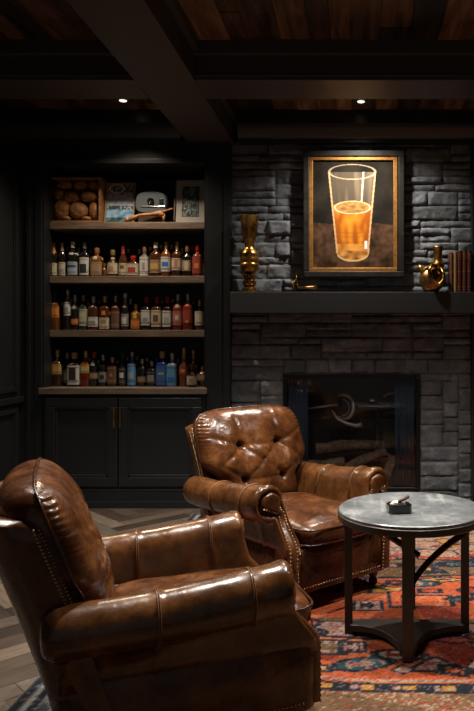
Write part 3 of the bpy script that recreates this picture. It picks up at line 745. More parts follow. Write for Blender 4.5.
def bottle(px, top, wpx, kind, glass, cap, lab, lz, text, row, y=5.47, base=None, emblem=None, neck=None):
    z0 = ST[row] + .0005; x = X(px, y); h = (Z(top, y) - z0) if base is None else (base - top) * y / F; r = wpx * y / F / 2
    e = empty('bottle', (x, y, z0), 0, text, 'bottle', ['', 'bottles on the upper bottle shelf', 'bottles on the middle bottle shelf', 'bottles on the counter'][row])
    prof, sq = PROF[kind]; s = MB(); s.lathe([(a * r, b * h) for a, b in prof] + [(0, prof[-1][1] * h)], n=20, sq=sq); s.build('glass_body', G[glass], e, ang=60)
    cr_ = prof[-1][0] * r * 1.12; c0 = (prof[-1][1] - .07) * h; s = MB()
    s.lathe([(cr_, c0), (cr_ * 1.02, c0 + .01), (cr_ * (1.15 if kind in ('round', 'square') else 1.0), h * (.93 if kind in ('round', 'square') else .97)), (cr_, h), (0, h)], n=16); s.build('cap', K[cap], e, ang=50)
    if lab:
        s = MB(); a0, a1 = math.radians(200), math.radians(340); n = 10; z_a, z_b = lz[0] * h, lz[1] * h
        def pt_(a, z, o=.0012):
            ca, sa = math.cos(a), math.sin(a); q = 1
            if sq: p = 2 + sq * 6; q = (abs(ca) ** p + abs(sa) ** p) ** (-1 / p)
            rr = r * q + o
            return (rr * ca, rr * sa, z)
        s.loft([[pt_(a0 + (a1 - a0) * i / n, z) for i in range(n + 1)] for z in (z_a, z_b)], closed=False)
        if emblem:
            s.cur = 1; em, ew, e0, e1 = emblem; b0, b1 = PI * 1.5 - ew, PI * 1.5 + ew
            zz0, zz1 = z_a + (z_b - z_a) * e0, z_a + (z_b - z_a) * e1
            s.loft([[pt_(b0 + (b1 - b0) * i / 6, z, .0020) for i in range(7)] for z in (zz0, zz1)], closed=False)
        s.cur = 2
        for q in (.12, .20, .88):
            s.loft([[pt_(a0 + .35 + (a1 - a0 - .7) * i / n, z, .0018) for i in range(n + 1)] for z in (z_a + (z_b - z_a) * q, z_a + (z_b - z_a) * (q + .03))], closed=False)
        s.build('label', [LB[lab], LB[emblem[0]] if emblem else LB[lab], LB['brown'] if lab not in ('black', 'brown') else LB['tan']], e, smooth=True)
    if neck:
        s = MB(); na, nb = neck[1] * h, neck[2] * h
        def rad(zf):
            for (ra, za), (rb, zb) in zip(prof, prof[1:]):
                if za <= zf <= zb and zb > za: return (ra + (rb - ra) * (zf - za) / (zb - za)) * r
            return prof[-1][0] * r
        zz = [neck[1] + (neck[2] - neck[1]) * i / 5 for i in range(6)]
        s.loft([[((rad(z) * 1.05 + .001) * math.cos(2 * PI * j / 16), (rad(z) * 1.05 + .001) * math.sin(2 * PI * j / 16), z * h) for j in range(16)] for z in zz], False, False)
        s.build('neck_label', LB[neck[0]], e)
    return e
U, Mi, Lo = 'on the upper bottle shelf', 'on the middle bottle shelf', 'on the counter'
R1 = [
 (53.8, 243, 8, 'wine', 'dark', 'orange', 'cream', (.04, .40), 'leftmost bottle of the upper bottle shelf, dark wine bottle with orange neck foil', None, ('orange', .70, .95)),
 (62.3, 243, 8, 'wine', 'dark', 'gold', 'cream', (.04, .42), 'dark wine bottle with tan foil, second from left on upper bottle shelf', ('grey', .7, .2, .5), ('tan', .76, .95)),
 (73, 242, 10, 'whisky', 'dark', 'white', 'bluewhite', (.05, .42), 'wide dark bottle with pale blue label and white collar, third on upper bottle shelf', ('navy', .8, .55, .75), ('white', .62, .68)),
 (84.8, 243, 9.6, 'whisky', 'dark', 'silver', 'white', (.05, .56), 'dark bottle with white label and black picture, fourth on upper bottle shelf', ('black', .6, .10, .62), None),
 (97, 248, 11, 'square', 'amber', 'copper', 'tan', (.06, .5), 'amber bottle with copper stopper and cream neck label on upper bottle shelf', None, ('cream', .58, .70)),
 (104.6, 263, 5.5, 'round', 'amber', 'gold', None, (.2, .4), 'tiny amber bottle standing between two taller ones, upper bottle shelf', None, None),
 (112.8, 250, 11, 'round', 'brown', 'gold', 'cream', (.10, .50), 'rounded brown bottle with cream oval label and gold neck, upper bottle shelf', ('tan', .45, .25, .7), ('cream', .66, .72)),
 (123.2, 245, 8.5, 'tall', 'brown', 'red', 'cream', (.06, .42), 'slim tall brown bottle with dark red neck at the middle of upper bottle shelf', ('brown', .5, .5, .8), ('red', .72, .90)),
 (133.4, 256, 12, 'square', 'brown', 'red', 'cream', (.06, .60), 'short squat red capped bottle with red and green picture label, upper bottle shelf', ('green_' if False else 'red', .55, .2, .7), None),
 (144.7, 247, 8.6, 'square', 'clear', 'copper', 'white', (.03, .64), 'bottle almost covered by tall white label, copper stopper, upper bottle shelf', ('grey', .3, .3, .7), None),
 (155.8, 242.5, 11, 'whisky', 'brown', 'white', 'tan', (.10, .48), 'brown bottle with golden tan label and tall white cap, upper bottle shelf', ('gold', .6, .3, .7), None),
 (166.3, 242, 9.8, 'whisky', 'amber', 'gold', 'white', (.14, .56), 'bottle with white label bearing blue emblem, gold neck, upper bottle shelf', ('blue', .6, .35, .65), ('gold', .76, .86)),
 (177.2, 242, 10, 'whisky', 'brown', 'gold', 'cream', (.18, .52), 'bottle with cream label edged red and long gold neck, upper bottle shelf', ('pink', .3, .1, .9), ('gold', .76, .86)),
 (187.4, 246, 9, 'square', 'dark', 'copper', 'tan', (.18, .52), 'dark square bottle with tan label, third from right on upper bottle shelf', ('cream', .4, .1, .9), None),
 (197.6, 245, 9.6, 'whisky', 'red', 'red', 'red', (.10, .62), 'bright red bottle, second from right on upper bottle shelf', ('orange', .4, .3, .6), None),
 (205.4, 251, 7, 'square', 'red', 'cork', 'cream', (.08, .52), 'rightmost bottle of the upper bottle shelf, short with cream label', None, None)]
R2 = [
 (55, 291, 9.5, 'square', 'amber', 'black', 'orange', (.32, .60), 'leftmost bottle of middle bottle shelf, amber glass with bright orange label', None, None),
 (67.8, 290, 8, 'tall', 'dark', 'silver', 'white', (.36, .70), 'tall dark bottle with high speckled white label, second on middle bottle shelf', ('grey', .5, .2, .6), ('grey', .74, .9)),
 (75.2, 295, 7.6, 'whisky', 'dark', 'silver', 'orange', (.16, .32), 'dark bottle with small low orange label on middle bottle shelf', None, ('grey', .6, .9)),
 (83.5, 295, 8.2, 'whisky', 'green', 'copper', 'palegreen', (.12, .60), 'green bottle with long pale green label on middle bottle shelf', ('cream', .5, .5, .8), None),
 (93.7, 296, 10, 'square', 'brown', 'silver', 'white', (.10, .38), 'square bottle with low white label and silver cap, middle bottle shelf', ('grey', .6, .3, .6), ('grey', .66, .84)),
 (105, 296, 9.8, 'square', 'brown', 'gold', 'cream', (.04, .36), 'gold capped bottle with orange band above a cream label, middle bottle shelf', ('tan', .5, .5, .8), ('orange', .44, .56)),
 (115.7, 296, 8.6, 'whisky', 'brown', 'gold', 'brown', (.06, .56), 'bottle with plain brown label and gold cap, middle bottle shelf', None, ('brown', .64, .7)),
 (125.2, 293.5, 8, 'tall', 'dark', 'white', 'grey', (.10, .44), 'tall dark bottle with white flecked neck in middle of middle bottle shelf', ('white', .5, .2, .7), ('grey', .62, .9)),
 (136, 304, 8.6, 'square', 'amber', 'gold', 'orange', (.06, .40), 'short bottle with yellow over orange label on middle bottle shelf', None, ('yellow', .44, .66)),
 (146.3, 297, 9, 'square', 'dark', 'red', 'white', (.14, .60), 'red capped bottle with white and grey smudged label, leftmost of three red caps', ('grey', .5, .1, .5), None),
 (157, 297, 10, 'square', 'brown', 'red', 'cream', (.10, .60), 'red capped bottle with cream label and round brown emblem, middle red cap', ('brown', .45, .3, .7), None),
 (167.5, 297, 8.6, 'square', 'dark', 'red', 'white', (.10, .58), 'red capped bottle with clean white label, rightmost of three red caps', ('bluewhite', .5, .3, .6), None),
 (178, 294.5, 9.6, 'whisky', 'red', 'silver', 'pink', (.14, .52), 'silver capped bottle with pinkish red label on middle bottle shelf', ('white', .3, .4, .7), ('grey', .62, .78)),
 (188, 294, 9.6, 'whisky', 'red', 'silver', 'red', (.20, .56), 'silver capped bottle with deep red label, second from right on middle bottle shelf', ('orange', .3, .0, .2), ('pink', .66, .8)),
 (199.6, 300, 9, 'round', 'brown', 'gold', 'cream', (.16, .62), 'rightmost bottle of middle bottle shelf, rounded with cream label', None, None)]
R3 = [
 (57.5, 350, 9.6, 'square', 'brown', 'gold', 'gold', (.34, .62), 'leftmost bottle on the counter, brown with square gold label', None, ('copper_' if False else 'tan', .68, .8)),
 (67.5, 353, 8.5, 'whisky', 'dark', 'cork', 'grey', (.10, .5), 'dark bottle with pale cork left of the wide white label, on the counter', ('white', .4, .2, .8), None),
 (74.6, 352.5, 12, 'square', 'dark', 'cork', 'white', (.06, .62), 'wide bottle on the counter with big white label and black silhouette', ('black', .5, .25, .9), None),
 (85.8, 351, 9, 'square', 'red', 'gold', 'yellow', (.38, .62), 'red bottle on the counter with pale yellow upper label', ('cream', .5, .2, .7), None),
 (94, 352, 8.6, 'whisky', 'dark', 'red', 'tan', (.22, .40), 'dark bottle on the counter with red cap and low tan label', None, ('grey', .6, .75)),
 (103.2, 355, 8, 'whisky', 'dark', 'silver', 'grey', (.14, .46), 'dark bottle on the counter with silver cap and grey label', ('black', .5, .3, .7), None),
 (112.6, 357, 9, 'square', 'brown', 'gold', 'brown', (.10, .68), 'bottle on the counter with tall reddish brown label and gold cap', ('pink', .3, .4, .6), None),
 (122.6, 352, 8, 'tall', 'dark', 'black', 'black', (.05, .55), 'black bottle with white writing left of the first blue bottle on the counter', ('white', .5, .4, .7), None),
 (132.2, 352, 9, 'tall', 'blue', 'silver', 'sky', (.05, .66), 'slim sky blue bottle with silver cap, leftmost blue bottle on the counter', ('bluewhite', .5, .3, .6), None),
 (142.3, 359, 8.6, 'whisky', 'dark', 'silver', 'tan', (.16, .36), 'dark bottle on the counter with small tan label right of sky blue bottle', None, None),
 (152, 361, 9, 'square', 'dark', 'silver', 'black', (.10, .6), 'dark square bottle on the counter with silver emblem', ('grey', .6, .2, .7), None),
 (162.3, 351.5, 10.5, 'square', 'deep', 'cork', 'blue', (.05, .60), 'vivid deep blue bottle with cork stopper on the counter', ('yellow', .5, .52, .64), None),
 (172.3, 353, 9.6, 'square', 'pale', 'silver', 'sky', (.05, .62), 'pale ice blue bottle with silver cap, rightmost blue bottle on the counter', ('blue', .6, .1, .4), None),
 (184, 348, 9.6, 'tall', 'amber', 'gold', 'red', (.30, .52), 'tallest amber bottle on the counter with long gold neck', ('gold', .4, .3, .7), ('gold', .72, .92)),
 (193.4, 350, 8.6, 'tall', 'red', 'gold', 'orange', (.50, .60), 'tall reddish bottle on the counter standing behind a small round one', None, ('gold', .74, .9)),
 (202.5, 366, 8.6, 'square', 'brown', 'copper', 'tan', (.30, .60), 'short brown bottle at the right end of the counter', None, ('red', .66, .8))]
for row, rr in ((1, R1), (2, R2), (3, R3)):
    for (px, top, w, kind, g, cap, lab, lz, text, em, nk) in rr:
        yy = 5.53 if 'behind a small' in text or 'between two' in text or 'rightmost bottle of the upper' in text or 'left of the wide' in text else 5.475
        bottle(px, top, w, kind, g, cap, lab, lz, text, row, yy, None, em, nk)
bottle(192.2, 364.5, 10.5, 'round', 'dark', 'black', 'cream', (.12, .50), 'small round black bottle with cream disc label at front of counter', 3, 5.40, None, ('tan', .4, .3, .7), None)
# a second rank half hidden behind the first
DR = random.Random(5)
gaps = {1: [58.3, 68, 79, 90.5, 128.5, 139.5, 150.3, 161, 171.8, 182.4, 192.6], 2: [61.5, 71.6, 88.8, 99.5, 110.4, 120.6, 130.6, 141.3, 151.6, 162.3, 172.8, 183, 193.8], 3: [62.4, 89.6, 98.8, 108, 117.6, 127.4, 137.2, 147.2, 157, 178]}
names = {1: 'upper bottle shelf', 2: 'middle bottle shelf', 3: 'counter'}
for row, gp in gaps.items():
    base_y = {1: 276, 2: 330, 3: 387}[row]
    for i, px in enumerate(gp):
        cap = DR.choice(['gold', 'silver', 'black', 'copper', 'cork']); kind = DR.choice(['wine', 'whisky', 'tall'])
        bottle(px, base_y - DR.uniform(26, 31), 8, kind, DR.choice(['dark', 'brown', 'dark', 'amber']), cap, None, (.2, .5),
               'dark bottle with %s cap in the back rank, %s, %s from the left' % (cap, names[row], ['first', 'second', 'third', 'fourth', 'fifth', 'sixth', 'seventh', 'eighth', 'ninth', 'tenth', 'eleventh', 'twelfth', 'thirteenth'][i]), row, 5.62)

# ------------------------------------------------------------------ rug
RX0, RX1, RY0, RY1 = -1.19, 2.15, 1.45, 5.08
def build_rug():
    st_ = .0095; nx = int((RX1 - RX0) / st_); ny = int((RY1 - RY0) / st_)
    xs = np.linspace(RX0, RX1, nx + 1); ys = np.linspace(RY0, RY1, ny + 1)
    Xg, Yg = np.meshgrid(xs, ys); rs = np.random.RandomState(4)
    def smooth(seed, k):
        r = np.random.RandomState(seed); out = np.zeros_like(Xg)
        for i in range(7):
            a, b, p = r.uniform(-k, k), r.uniform(-k, k), r.uniform(0, 6.28); out += np.sin(a * Xg + b * Yg + p)
        return out / 4
    red = np.array([.42, .085, .030]); dred = np.array([.26, .04, .022]); navy = np.array([.017, .022, .030]); lil = np.array([.27, .17, .17]); beige = np.array([.30, .22, .16])
    gold = np.array([.42, .20, .04]); brown = np.array([.15, .085, .045]); teal = np.array([.035, .08, .10]); cream = np.array([.42, .36, .28])
    col = np.ones(Xg.shape + (3,)) * red
    def put(m, c): col[m] = c
    W1 = smooth(1, 5) * .06; W2 = smooth(2, 9) * .03
    yy = Yg + W1 + W2
    put(smooth(3, 14) > .45, np.array([.48, .13, .045])); put(smooth(5, 18) > .62, dred)
    # bands from near to far
    def band(a, b, c, edge=None):
        m = (yy > a) & (yy < b); put(m, c)
        if edge is not None: put((np.abs(yy - a) < .014) | (np.abs(yy - b) < .014), edge)
    band(1.0, 2.50, brown)
    put((yy < 2.50) & (smooth(8, 16) > .5), np.array([.22, .12, .06])); put((yy < 2.46) & (smooth(9, 11) > .9), navy)
    band(2.50, 2.575, navy)
    m = (yy > 2.52) & (yy < 2.555) & (np.sin(Xg * 42) > .55); put(m, gold); m = (yy > 2.52) & (yy < 2.555) & (np.sin(Xg * 42 + 2) > .85); put(m, lil)
    put(np.abs(yy - 2.595) < .010, beige)
    band(2.98, 3.17, lil, navy); put((yy > 3.0) & (yy < 3.15) & (smooth(11, 22) > .7), red)
    band(3.17, 3.21, brown, None)
    band(3.78, 4.06, brown, navy); put((yy > 3.82) & (yy < 4.0) & (smooth(12, 17) > .55), navy)
    band(4.10, 6, beige, dred); put((yy > 4.12) & (smooth(13, 20) > .45), lil * .8); put((yy > 4.12) & (smooth(14, 26) > .75), dred)
    for q in (4.25, 4.42, 4.6, 4.8): put(np.abs(yy - q) < .012, brown)
    # motifs
    r = random.Random(9)
    def motif(cx, cy, w, h, kind, c, c2, rot=0):
        ca, sa = math.cos(rot), math.sin(rot); u = ((Xg - cx) * ca + (Yg - cy) * sa) / w; v = (-(Xg - cx) * sa + (Yg - cy) * ca) / h
        if kind == 'dia': f = np.abs(u) + np.abs(v)
        elif kind == 'ell': f = np.sqrt(u * u + v * v)
        elif kind == 'box': f = np.maximum(np.abs(u), np.abs(v))
        elif kind == 'hour': f = np.maximum(np.abs(u) / (.25 + np.abs(v) * .75), np.abs(v))
        elif kind == 'tri': f = np.maximum(np.abs(u) * 1.0 + (v + 1) * .5, np.abs(v))
        else: f = np.abs(u + .4 * np.sin(v * 3)) + np.abs(v) * .8
        e = .016 / min(w, h)
        put(f < 1 + e, navy); put(f < 1, c); put(f < .5, c2)
        if kind in ('box', 'ell'): put((f < .9) & (np.sin(u * 9) > .6), c2)
    motif(.02, 2.72, .10, .045, 'ell', teal, lil, .2); motif(.17, 2.80, .085, .035, 'ell', cream, dred, -.1); motif(-.11, 2.87, .06, .06, 'box', beige, brown)
    motif(-.02, 2.87, .045, .045, 'box', navy, lil); motif(.31, 2.72, .10, .05, 'tri', lil, np.array([.33, .2, .2])); motif(.50, 2.80, .05, .13, 'hour', lil, lil * 1.2, -.2)
    motif(.66, 2.84, .06, .06, 'ell', navy, dred); motif(.42, 2.94, .10, .03, 'dia', np.array([.30, .05, .05]), red)
    motif(.17, 3.08, .085, .065, 'tri', gold, gold * 1.3); motif(.40, 3.08, .085, .065, 'tri', gold, gold * 1.3); motif(.62, 3.09, .06, .05, 'dia', red, gold)
    motif(.05, 3.32, .06, .05, 'box', lil, navy); motif(.22, 3.42, .055, .10, 'box', red, red); motif(.34, 3.38, .10, .06, 'box', np.array([.50, .14, .05]), red)
    motif(.50, 3.40, .07, .035, 'dia', navy, teal); motif(.62, 3.52, .09, .04, 'ell', navy, dred); motif(.66, 3.30, .08, .04, 'dia', lil, navy)
    motif(.10, 3.55, .12, .05, 'wave', gold, brown); motif(.30, 3.62, .10, .04, 'ell', teal, beige); motif(-.05, 3.66, .08, .05, 'box', lil, dred)
    motif(.45, 3.68, .12, .03, 'dia', gold, navy); motif(.60, 3.93, .14, .04, 'ell', navy, teal)
    for i in range(95):
        cx, cy = r.uniform(RX0 + .15, RX1 - .15), r.uniform(2.66, 4.95)
        if -.15 < cx < .72 and 2.6 < cy < 3.75 and r.random() < .7:
            w = .018 + r.random() * .02; motif(cx, cy, w, w * r.uniform(.5, 1), r.choice(['dia', 'ell', 'box']), r.choice([navy, lil, gold, dred, cream]), r.choice([red, beige])); continue
        motif(cx, cy, r.uniform(.03, .09), r.uniform(.02, .055), r.choice(['dia', 'ell', 'box', 'hour', 'tri', 'wave']), r.choice([navy, lil, gold, dred, beige, teal]), r.choice([red, lil, gold, navy]), r.uniform(-.4, .4))
    # border on the left edge and far edge
    bl = np.minimum(np.minimum(Xg - RX0, RX1 - Xg), RY1 - Yg)
    m = bl < .20; put(m, np.array([.07, .085, .095])); put(m & (smooth(21, 26) > .2), np.array([.20, .19, .18])); put(m & (smooth(22, 32) > .65), dred * .8)
    for q, c in ((.02, navy), (.05, np.array([.25, .25, .25])), (.075, navy), (.15, np.array([.22, .21, .2])), (.175, navy), (.2, beige)): put(np.abs(bl - q) < .011, c)
    # fleck of the weave
    n = rs.rand(*Xg.shape); f = (.8 + .36 * n)[..., None]; col *= f
    sp = rs.rand(*Xg.shape); col[sp > .91] = col[sp > .91] * .6 + lil * .5; col[sp < .05] *= .45
    m = (col[..., 0] > .12); sp2 = rs.rand(*Xg.shape); lm = (col[..., 0] > .2) & (np.abs(col[..., 0] - col[..., 1] * 1.55) < .09); col[lm & (sp2 > .72)] = beige * 1.25; col[lm & (sp2 < .22)] = dred * 1.2
    zz = .0105 + .0012 * rs.rand(*Xg.shape)
    vs = np.stack([Xg, Yg, zz], -1).reshape(-1, 3)
    n1 = nx + 1; idx = (np.arange(ny)[:, None] * n1 + np.arange(nx)[None, :]).ravel()
    fs = np.stack([idx, idx + 1, idx + 1 + n1, idx + n1], -1)
    per = list(range(nx + 1)) + [(j) * n1 + nx for j in range(1, ny + 1)] + [ny * n1 + i for i in range(nx - 1, -1, -1)] + [j * n1 for j in range(ny - 1, 0, -1)]
    nv = len(vs); low = vs[per].copy(); low[:, 2] = .0005; vs = np.vstack([vs, low]); k = len(per)
    sk = [(per[q], nv + q, nv + (q + 1) % k, per[(q + 1) % k]) for q in range(k)]
    me = bpy.data.meshes.new('rug'); me.from_pydata(vs.tolist(), [], fs.tolist() + sk); me.materials.append(RUG)
    o = bpy.data.objects.new('rug', me); C.objects.link(o); cc = np.vstack([col.reshape(-1, 3), col.reshape(-1, 3)[per]])
    paint_attr(o, np.clip(cc, 0, 1)); tag(o, 'orange red patterned wool rug with navy bands under the chairs and table', 'rug')
build_rug()
ZR = .012

# ------------------------------------------------------------------ side table
tx, ty = .232, 3.01; ht = .55
tb = empty('side_table', (tx, ty, ZR), 0, 'round grey topped side table on dark bronze legs beside the armchairs', 'table')
hz = ht - ZR; R_ = .313
s = MB(); s.lathe([(0, hz - .018), (R_ - .008, hz - .018), (R_ - .002, hz - .014), (R_ - .002, hz - .003), (R_ - .006, hz), (0, hz)], n=96); s.build('tabletop', ZINC, tb, ang=30)
s = MB(); s.lathe([(R_ - .03, hz - .044), (R_ - .002, hz - .044), (R_ + .002, hz - .040), (R_ + .002, hz - .016), (R_ - .003, hz - .013), (R_ - .03, hz - .019)], n=96); s.v, s.f, s.m = s.v, [f for f in s.f if len(f) == 4], [0] * len([f for f in s.f if len(f) == 4])
s.loft([[((R_ - .03) * math.cos(2 * PI * j / 96), (R_ - .03) * math.sin(2 * PI * j / 96), z) for j in range(96)] for z in (hz - .044, hz - .019)], False, False)
s.build('rim', METAL, tb, ang=30)
s = MB(); s.lathe([(0, hz - .026), (R_ - .031, hz - .026), (R_ - .031, hz - .019), (0, hz - .019)], n=64); s.build('underside', METAL, tb, ang=30)
lr = .272
for k, (a, rr) in enumerate(((-97, lr), (0, .232), (85, lr), (180, .268))):
    a = math.radians(a); cx, cy = rr * math.cos(a), rr * math.sin(a); w = .022 if k == 0 else .017
    s = MB(); rings = []
    for z in (0, .03, .1, .3, .42, .47, hz - .030):
        g = 1 + max(0, (z - .42)) * 3; rings.append([(cx + p * w * g, cy + q * .013 * g, z) for p, q in ((-1, -1), (1, -1), (1, 1), (-1, 1))])
    s.loft(rings); s.build('leg', METAL, tb, smooth=False, bevel=.003)
def brace(p0, p1, p2, w=.014, t=.02):
    s = MB(); pts = []
    for i in range(13):
        u = i / 12; pts.append(tuple((1 - u) ** 2 * a + 2 * u * (1 - u) * b + u * u * c for a, b, c in zip(p0, p1, p2)))
    s.tube(pts, [w] * 13, 4, flat=1.2); s.build('brace', METAL, tb, smooth=False)
brace((.232, .0, .430), (.02, -.20, .365), (-.030, -.262, .270), .015)
brace((-.262, .0, .515), (-.12, -.06, .45), (.022, -.155, .378), .012)
# floor stretcher: flat four-armed plate with concave sides
s = MB(); out = []
tips = [(Vector((-.262, .0)), Vector((-1, 0))), (Vector((-.033, -.262)), Vector((-.12, -1))), (Vector((.225, .0)), Vector((1, 0)))]
out = [Vector((.225, .034)), Vector((-.262, .034))]
def arc(p, c, q): return [(1 - u) ** 2 * p + 2 * u * (1 - u) * c + u * u * q for u in [i / 10 for i in range(11)]]
out += arc(Vector((-.262, -.034)), Vector((-.085, -.045)), Vector((-.062, -.262))) + arc(Vector((-.004, -.262)), Vector((.03, -.045)), Vector((.225, -.034)))
s.loft([[(p.x, p.y, z) for p in out] for z in (.018, .045)]); s.build('stretcher', METAL, tb, smooth=False, bevel=.002)

# tray with pale contents on the table
e = empty('ashtray', (X(399, 2.93), 2.93, ht + .0005), math.radians(12), 'small black glass ashtray standing on the round side table', 'ashtray')
s = MB(); w, dp = .049, .040; oc = [(-w, -dp * .55), (-w * .72, -dp), (w * .80, -dp), (w, -dp * .6), (w, dp * .6), (w * .7, dp), (-w * .7, dp), (-w, dp * .6)]
s.loft([[(x * .93, y * .93, 0) for x, y in oc], [(x, y, .004) for x, y in oc], [(x, y, .032) for x, y in oc], [(x * .95, y * .95, .036) for x, y in oc], [(x * .78, y * .75, .034) for x, y in oc], [(x * .70, y * .66, .012) for x, y in oc]])
s.build('bowl', mat('black_glass', (.008, .008, .009), .12, coat=.6), e, smooth=False, bevel=.0015)
WP = mat('crumpled_pale_paper', (.62, .57, .50), .55)
s = MB(); rings = []
for i in range(9):
    ph = PI * (i + .5) / 9; rings.append([(.032 * math.sin(ph) * math.cos(t) * (1 + .3 * noise.noise(Vector((i, j, 1.3)))), .022 * math.sin(ph) * math.sin(t), .034 + .014 * math.cos(ph) + .006 * noise.noise(Vector((i * .9, j * .7, 4.1)))) for j, t in enumerate([2 * PI * q / 12 for q in range(12)])])
s.loft(rings)
o = s.build('crumpled_paper', WP, None, smooth=False, loc=(e.location[0] - .004, 2.932, ht + .0005)); tag(o, 'crumpled pale paper lying in the black ashtray', 'paper')
s = MB(); s.tube([(-.01, -.012, 0), (.012, -.002, .008), (.034, .010, .018)], [.0055, .0065, .0075], 10)
o = s.build('cigar_stub', mat('tobacco', (.10, .045, .03), .7), None, loc=(e.location[0] + .006, 2.925, ht + .046)); tag(o, 'dark brown stub lying on the pale paper in the ashtray', 'cigar')

# ------------------------------------------------------------------ armchair
def shear(z): return .25 * max(0, (z - .15) / .72) ** 1.15
def make_chair(loc, rz, label):
    root = empty('armchair', loc, rz, label, 'armchair', None)
    # base
    s = MB(); rings = []
    for z, g in ((.095, .985), (.105, 1), (.20, 1), (.295, 1), (.305, .985)):
        ring = []
        hw, y0, y1, rr = .334 * g, -.462 * g, .345 * g, .04
        for (cx, cy, a0) in ((hw - rr, y0 + rr, -90), (hw - rr - .06, y1 - rr - .06, 0), (-hw + rr + .06, y1 - rr - .06, 90), (-hw + rr, y0 + rr, 180)):
            r2 = rr if cy < 0 else rr + .06
            for q in range(6):
                a = math.radians(a0 + q * 18); ring.append((cx + r2 * math.cos(a), cy + r2 * math.sin(a), z))
        rings.append(ring)
    s.loft(rings); s.build('base', L_BODY, root, ang=40)
    s = MB(); n = 36
    for i in range(n): s.dome((-.295 + .59 * i / (n - 1), -.463, .122), .0045)
    s.build('nailhead_trim', BRASS_NAIL, root)
    for sg in (1, -1):
        s = MB()
        for i in range(46): s.dome((sg * .335, -.41 + .62 * i / 45, .122), .0045, (sg, 0, 0))
        s.build('nailhead_trim', BRASS_NAIL, root)
    # front rail under the cushion
    s = MB(); s.loft([[(x, -.460 - .010 * math.sin(PI * v), .135 + .165 * v) for v in [q / 8 for q in range(9)]] + [(x, -.43, .30), (x, -.43, .135)] for x in (-.245, -.12, 0, .12, .245)]); s.build('front_rail', L_BODY, root)
    # seat cushion
    def superc(hx, y0, y1, z0, z1, n=40, m=28, crown=.03, seed=0, dents=()):
        s = MB(); rings = []; cy = (y0 + y1) / 2; hy = (y1 - y0) / 2; cz = (z0 + z1) / 2; hzz = (z1 - z0) / 2
        for i in range(1, m):
            ph = -PI / 2 + PI * i / m; zf = math.copysign(abs(math.sin(ph)) ** .5, math.sin(ph)); rf = abs(math.cos(ph)) ** .28
            ring = []
            for j in range(n):
                a = 2 * PI * j / n; c_, s_ = math.cos(a), math.sin(a); p = 7; q = (abs(c_) ** p + abs(s_) ** p) ** (-1 / p)
                x = hx * rf * q * c_; y = cy + hy * rf * q * s_
                cr_ = crown * max(0, 1 - (x / hx) ** 2) * max(0, 1 - ((y - cy) / hy) ** 2)
                z = cz + hzz * zf + (cr_ if zf > 0 else 0)
                if zf > 0: z += .006 * noise.noise(Vector((x * 9 + seed, y * 9, 2))) - .004 * abs(noise.noise(Vector((x * 6 + seed, y * 22, 7)))) * 2
                y -= .012 * math.sin(PI * min(1, max(0, (z - z0) / (z1 - z0)))) if s_ < 0 else 0
                ring.append((x, y, z))
            rings.append(ring)
        # fill the top with shrinking rings
        top = rings[-1]; tc = (0, cy, 0)
        for g in (.75, .5, .25, .08):
            ring = []
            for (x, y, z) in top:
                x2, y2 = x * g, cy + (y - cy) * g; crr = crown * (1 - (x2 / hx) ** 2) * (1 - ((y2 - cy) / hy) ** 2)
                ring.append((x2, y2, z1 + crr + .007 * noise.noise(Vector((x2 * 9 + seed, y2 * 9, 2))) - .009 * abs(noise.noise(Vector((x2 * 5 + seed, y2 * 19, 7))))))
            rings.append(ring)
        s.loft(rings); return s
    s = superc(.247, -.490, .24, .300, .415, crown=.035); seat = s.build('seat_cushion', L_BODY, root, sub=1)
    s = MB()
    for zz in (.392, .322):
        pts = []
        hx, cy, hy = .247, -.125, .365
        for j in range(60):
            a = 2 * PI * j / 60; c_, s_ = math.cos(a), math.sin(a); p = 8; q = (abs(c_) ** p + abs(s_) ** p) ** (-1 / p)
            pts.append((hx * q * c_ * .998, cy + hy * q * s_ * .998 - (.008 if s_ < 0 else 0), zz + (.004 * math.cos(2 * a))))
        s.tube(pts, .0045, 6, closed=True)
    s.build('piping', L_DARK, seat)
    # arms
    for sg in (1, -1):
        ZF, ZBK = .517, .476; y0, y1 = -.33, .325
        def zc(y): return ZF + (ZBK - ZF) * ((y - y0) / (y1 - y0)) - .012 * math.sin(PI * (y - y0) / (y1 - y0))
        cxr = .352
        def sec(y, off=0.0, yo=0.0, scale=1.0, pleat=0.0):
            z0_ = zc(y); r = (.084 - .008 * sst(y0, y1, y)) * scale + off
            pts = []
            def P(x, z): pts.append([x, z])
            P(.238 - off, .285); P(.242 - off, .34); P(.250 - off, .42)
            n = 26
            for q in range(n + 1):
                a = math.radians(172 - q * (272 / n)); rr = r * (1 + pleat * (.5 + .5 * math.cos(q * PI)) if 0 < q < n else 1)
                P(cxr + rr * math.cos(a), z0_ + rr * math.sin(a))
            P(.330 + off, z0_ - .100); P(.328 + off, .38); P(.328 + off, .33); P(.330 + off, .285)
            out = []
            for x, z in pts:
                w = sst(-.10, y0, -abs(0)) if False else sst(-.05, y0, y) if False else max(0, min(1, (-.05 - y) / (-.05 - y0)))
                f = .110 * (1 - sst(.30, .47, z)) * w ** 1.5
                out.append((sg * x, y + yo - f, z))
            return out
        s = MB(); rings = []
        ys = []
        base_ys = [y0 + (y1 - y0) * q / 22 for q in range(23)]
        seams = [-.225, .055]
        st_y = sorted(set([round(v, 4) for v in base_ys if all(abs(v - m_) > .016 for m_ in seams)] + [v + dlt for v in seams for dlt in (-.012, -.006, 0.0, .006, .012)]))
        # front end cap
        def shrink(pts, g, gy):
            c_x, c_z = sg * (cxr - .012), zc(y0) - .01
            out = []
            for x, y, z in pts:
                gg = g
                nz_ = c_z + (z - c_z) * gg if z > c_z - .11 else z
                cxp = c_x if z > .44 else sg * .292
                out.append((cxp + (x - cxp) * gg, y + gy, nz_))
            return out
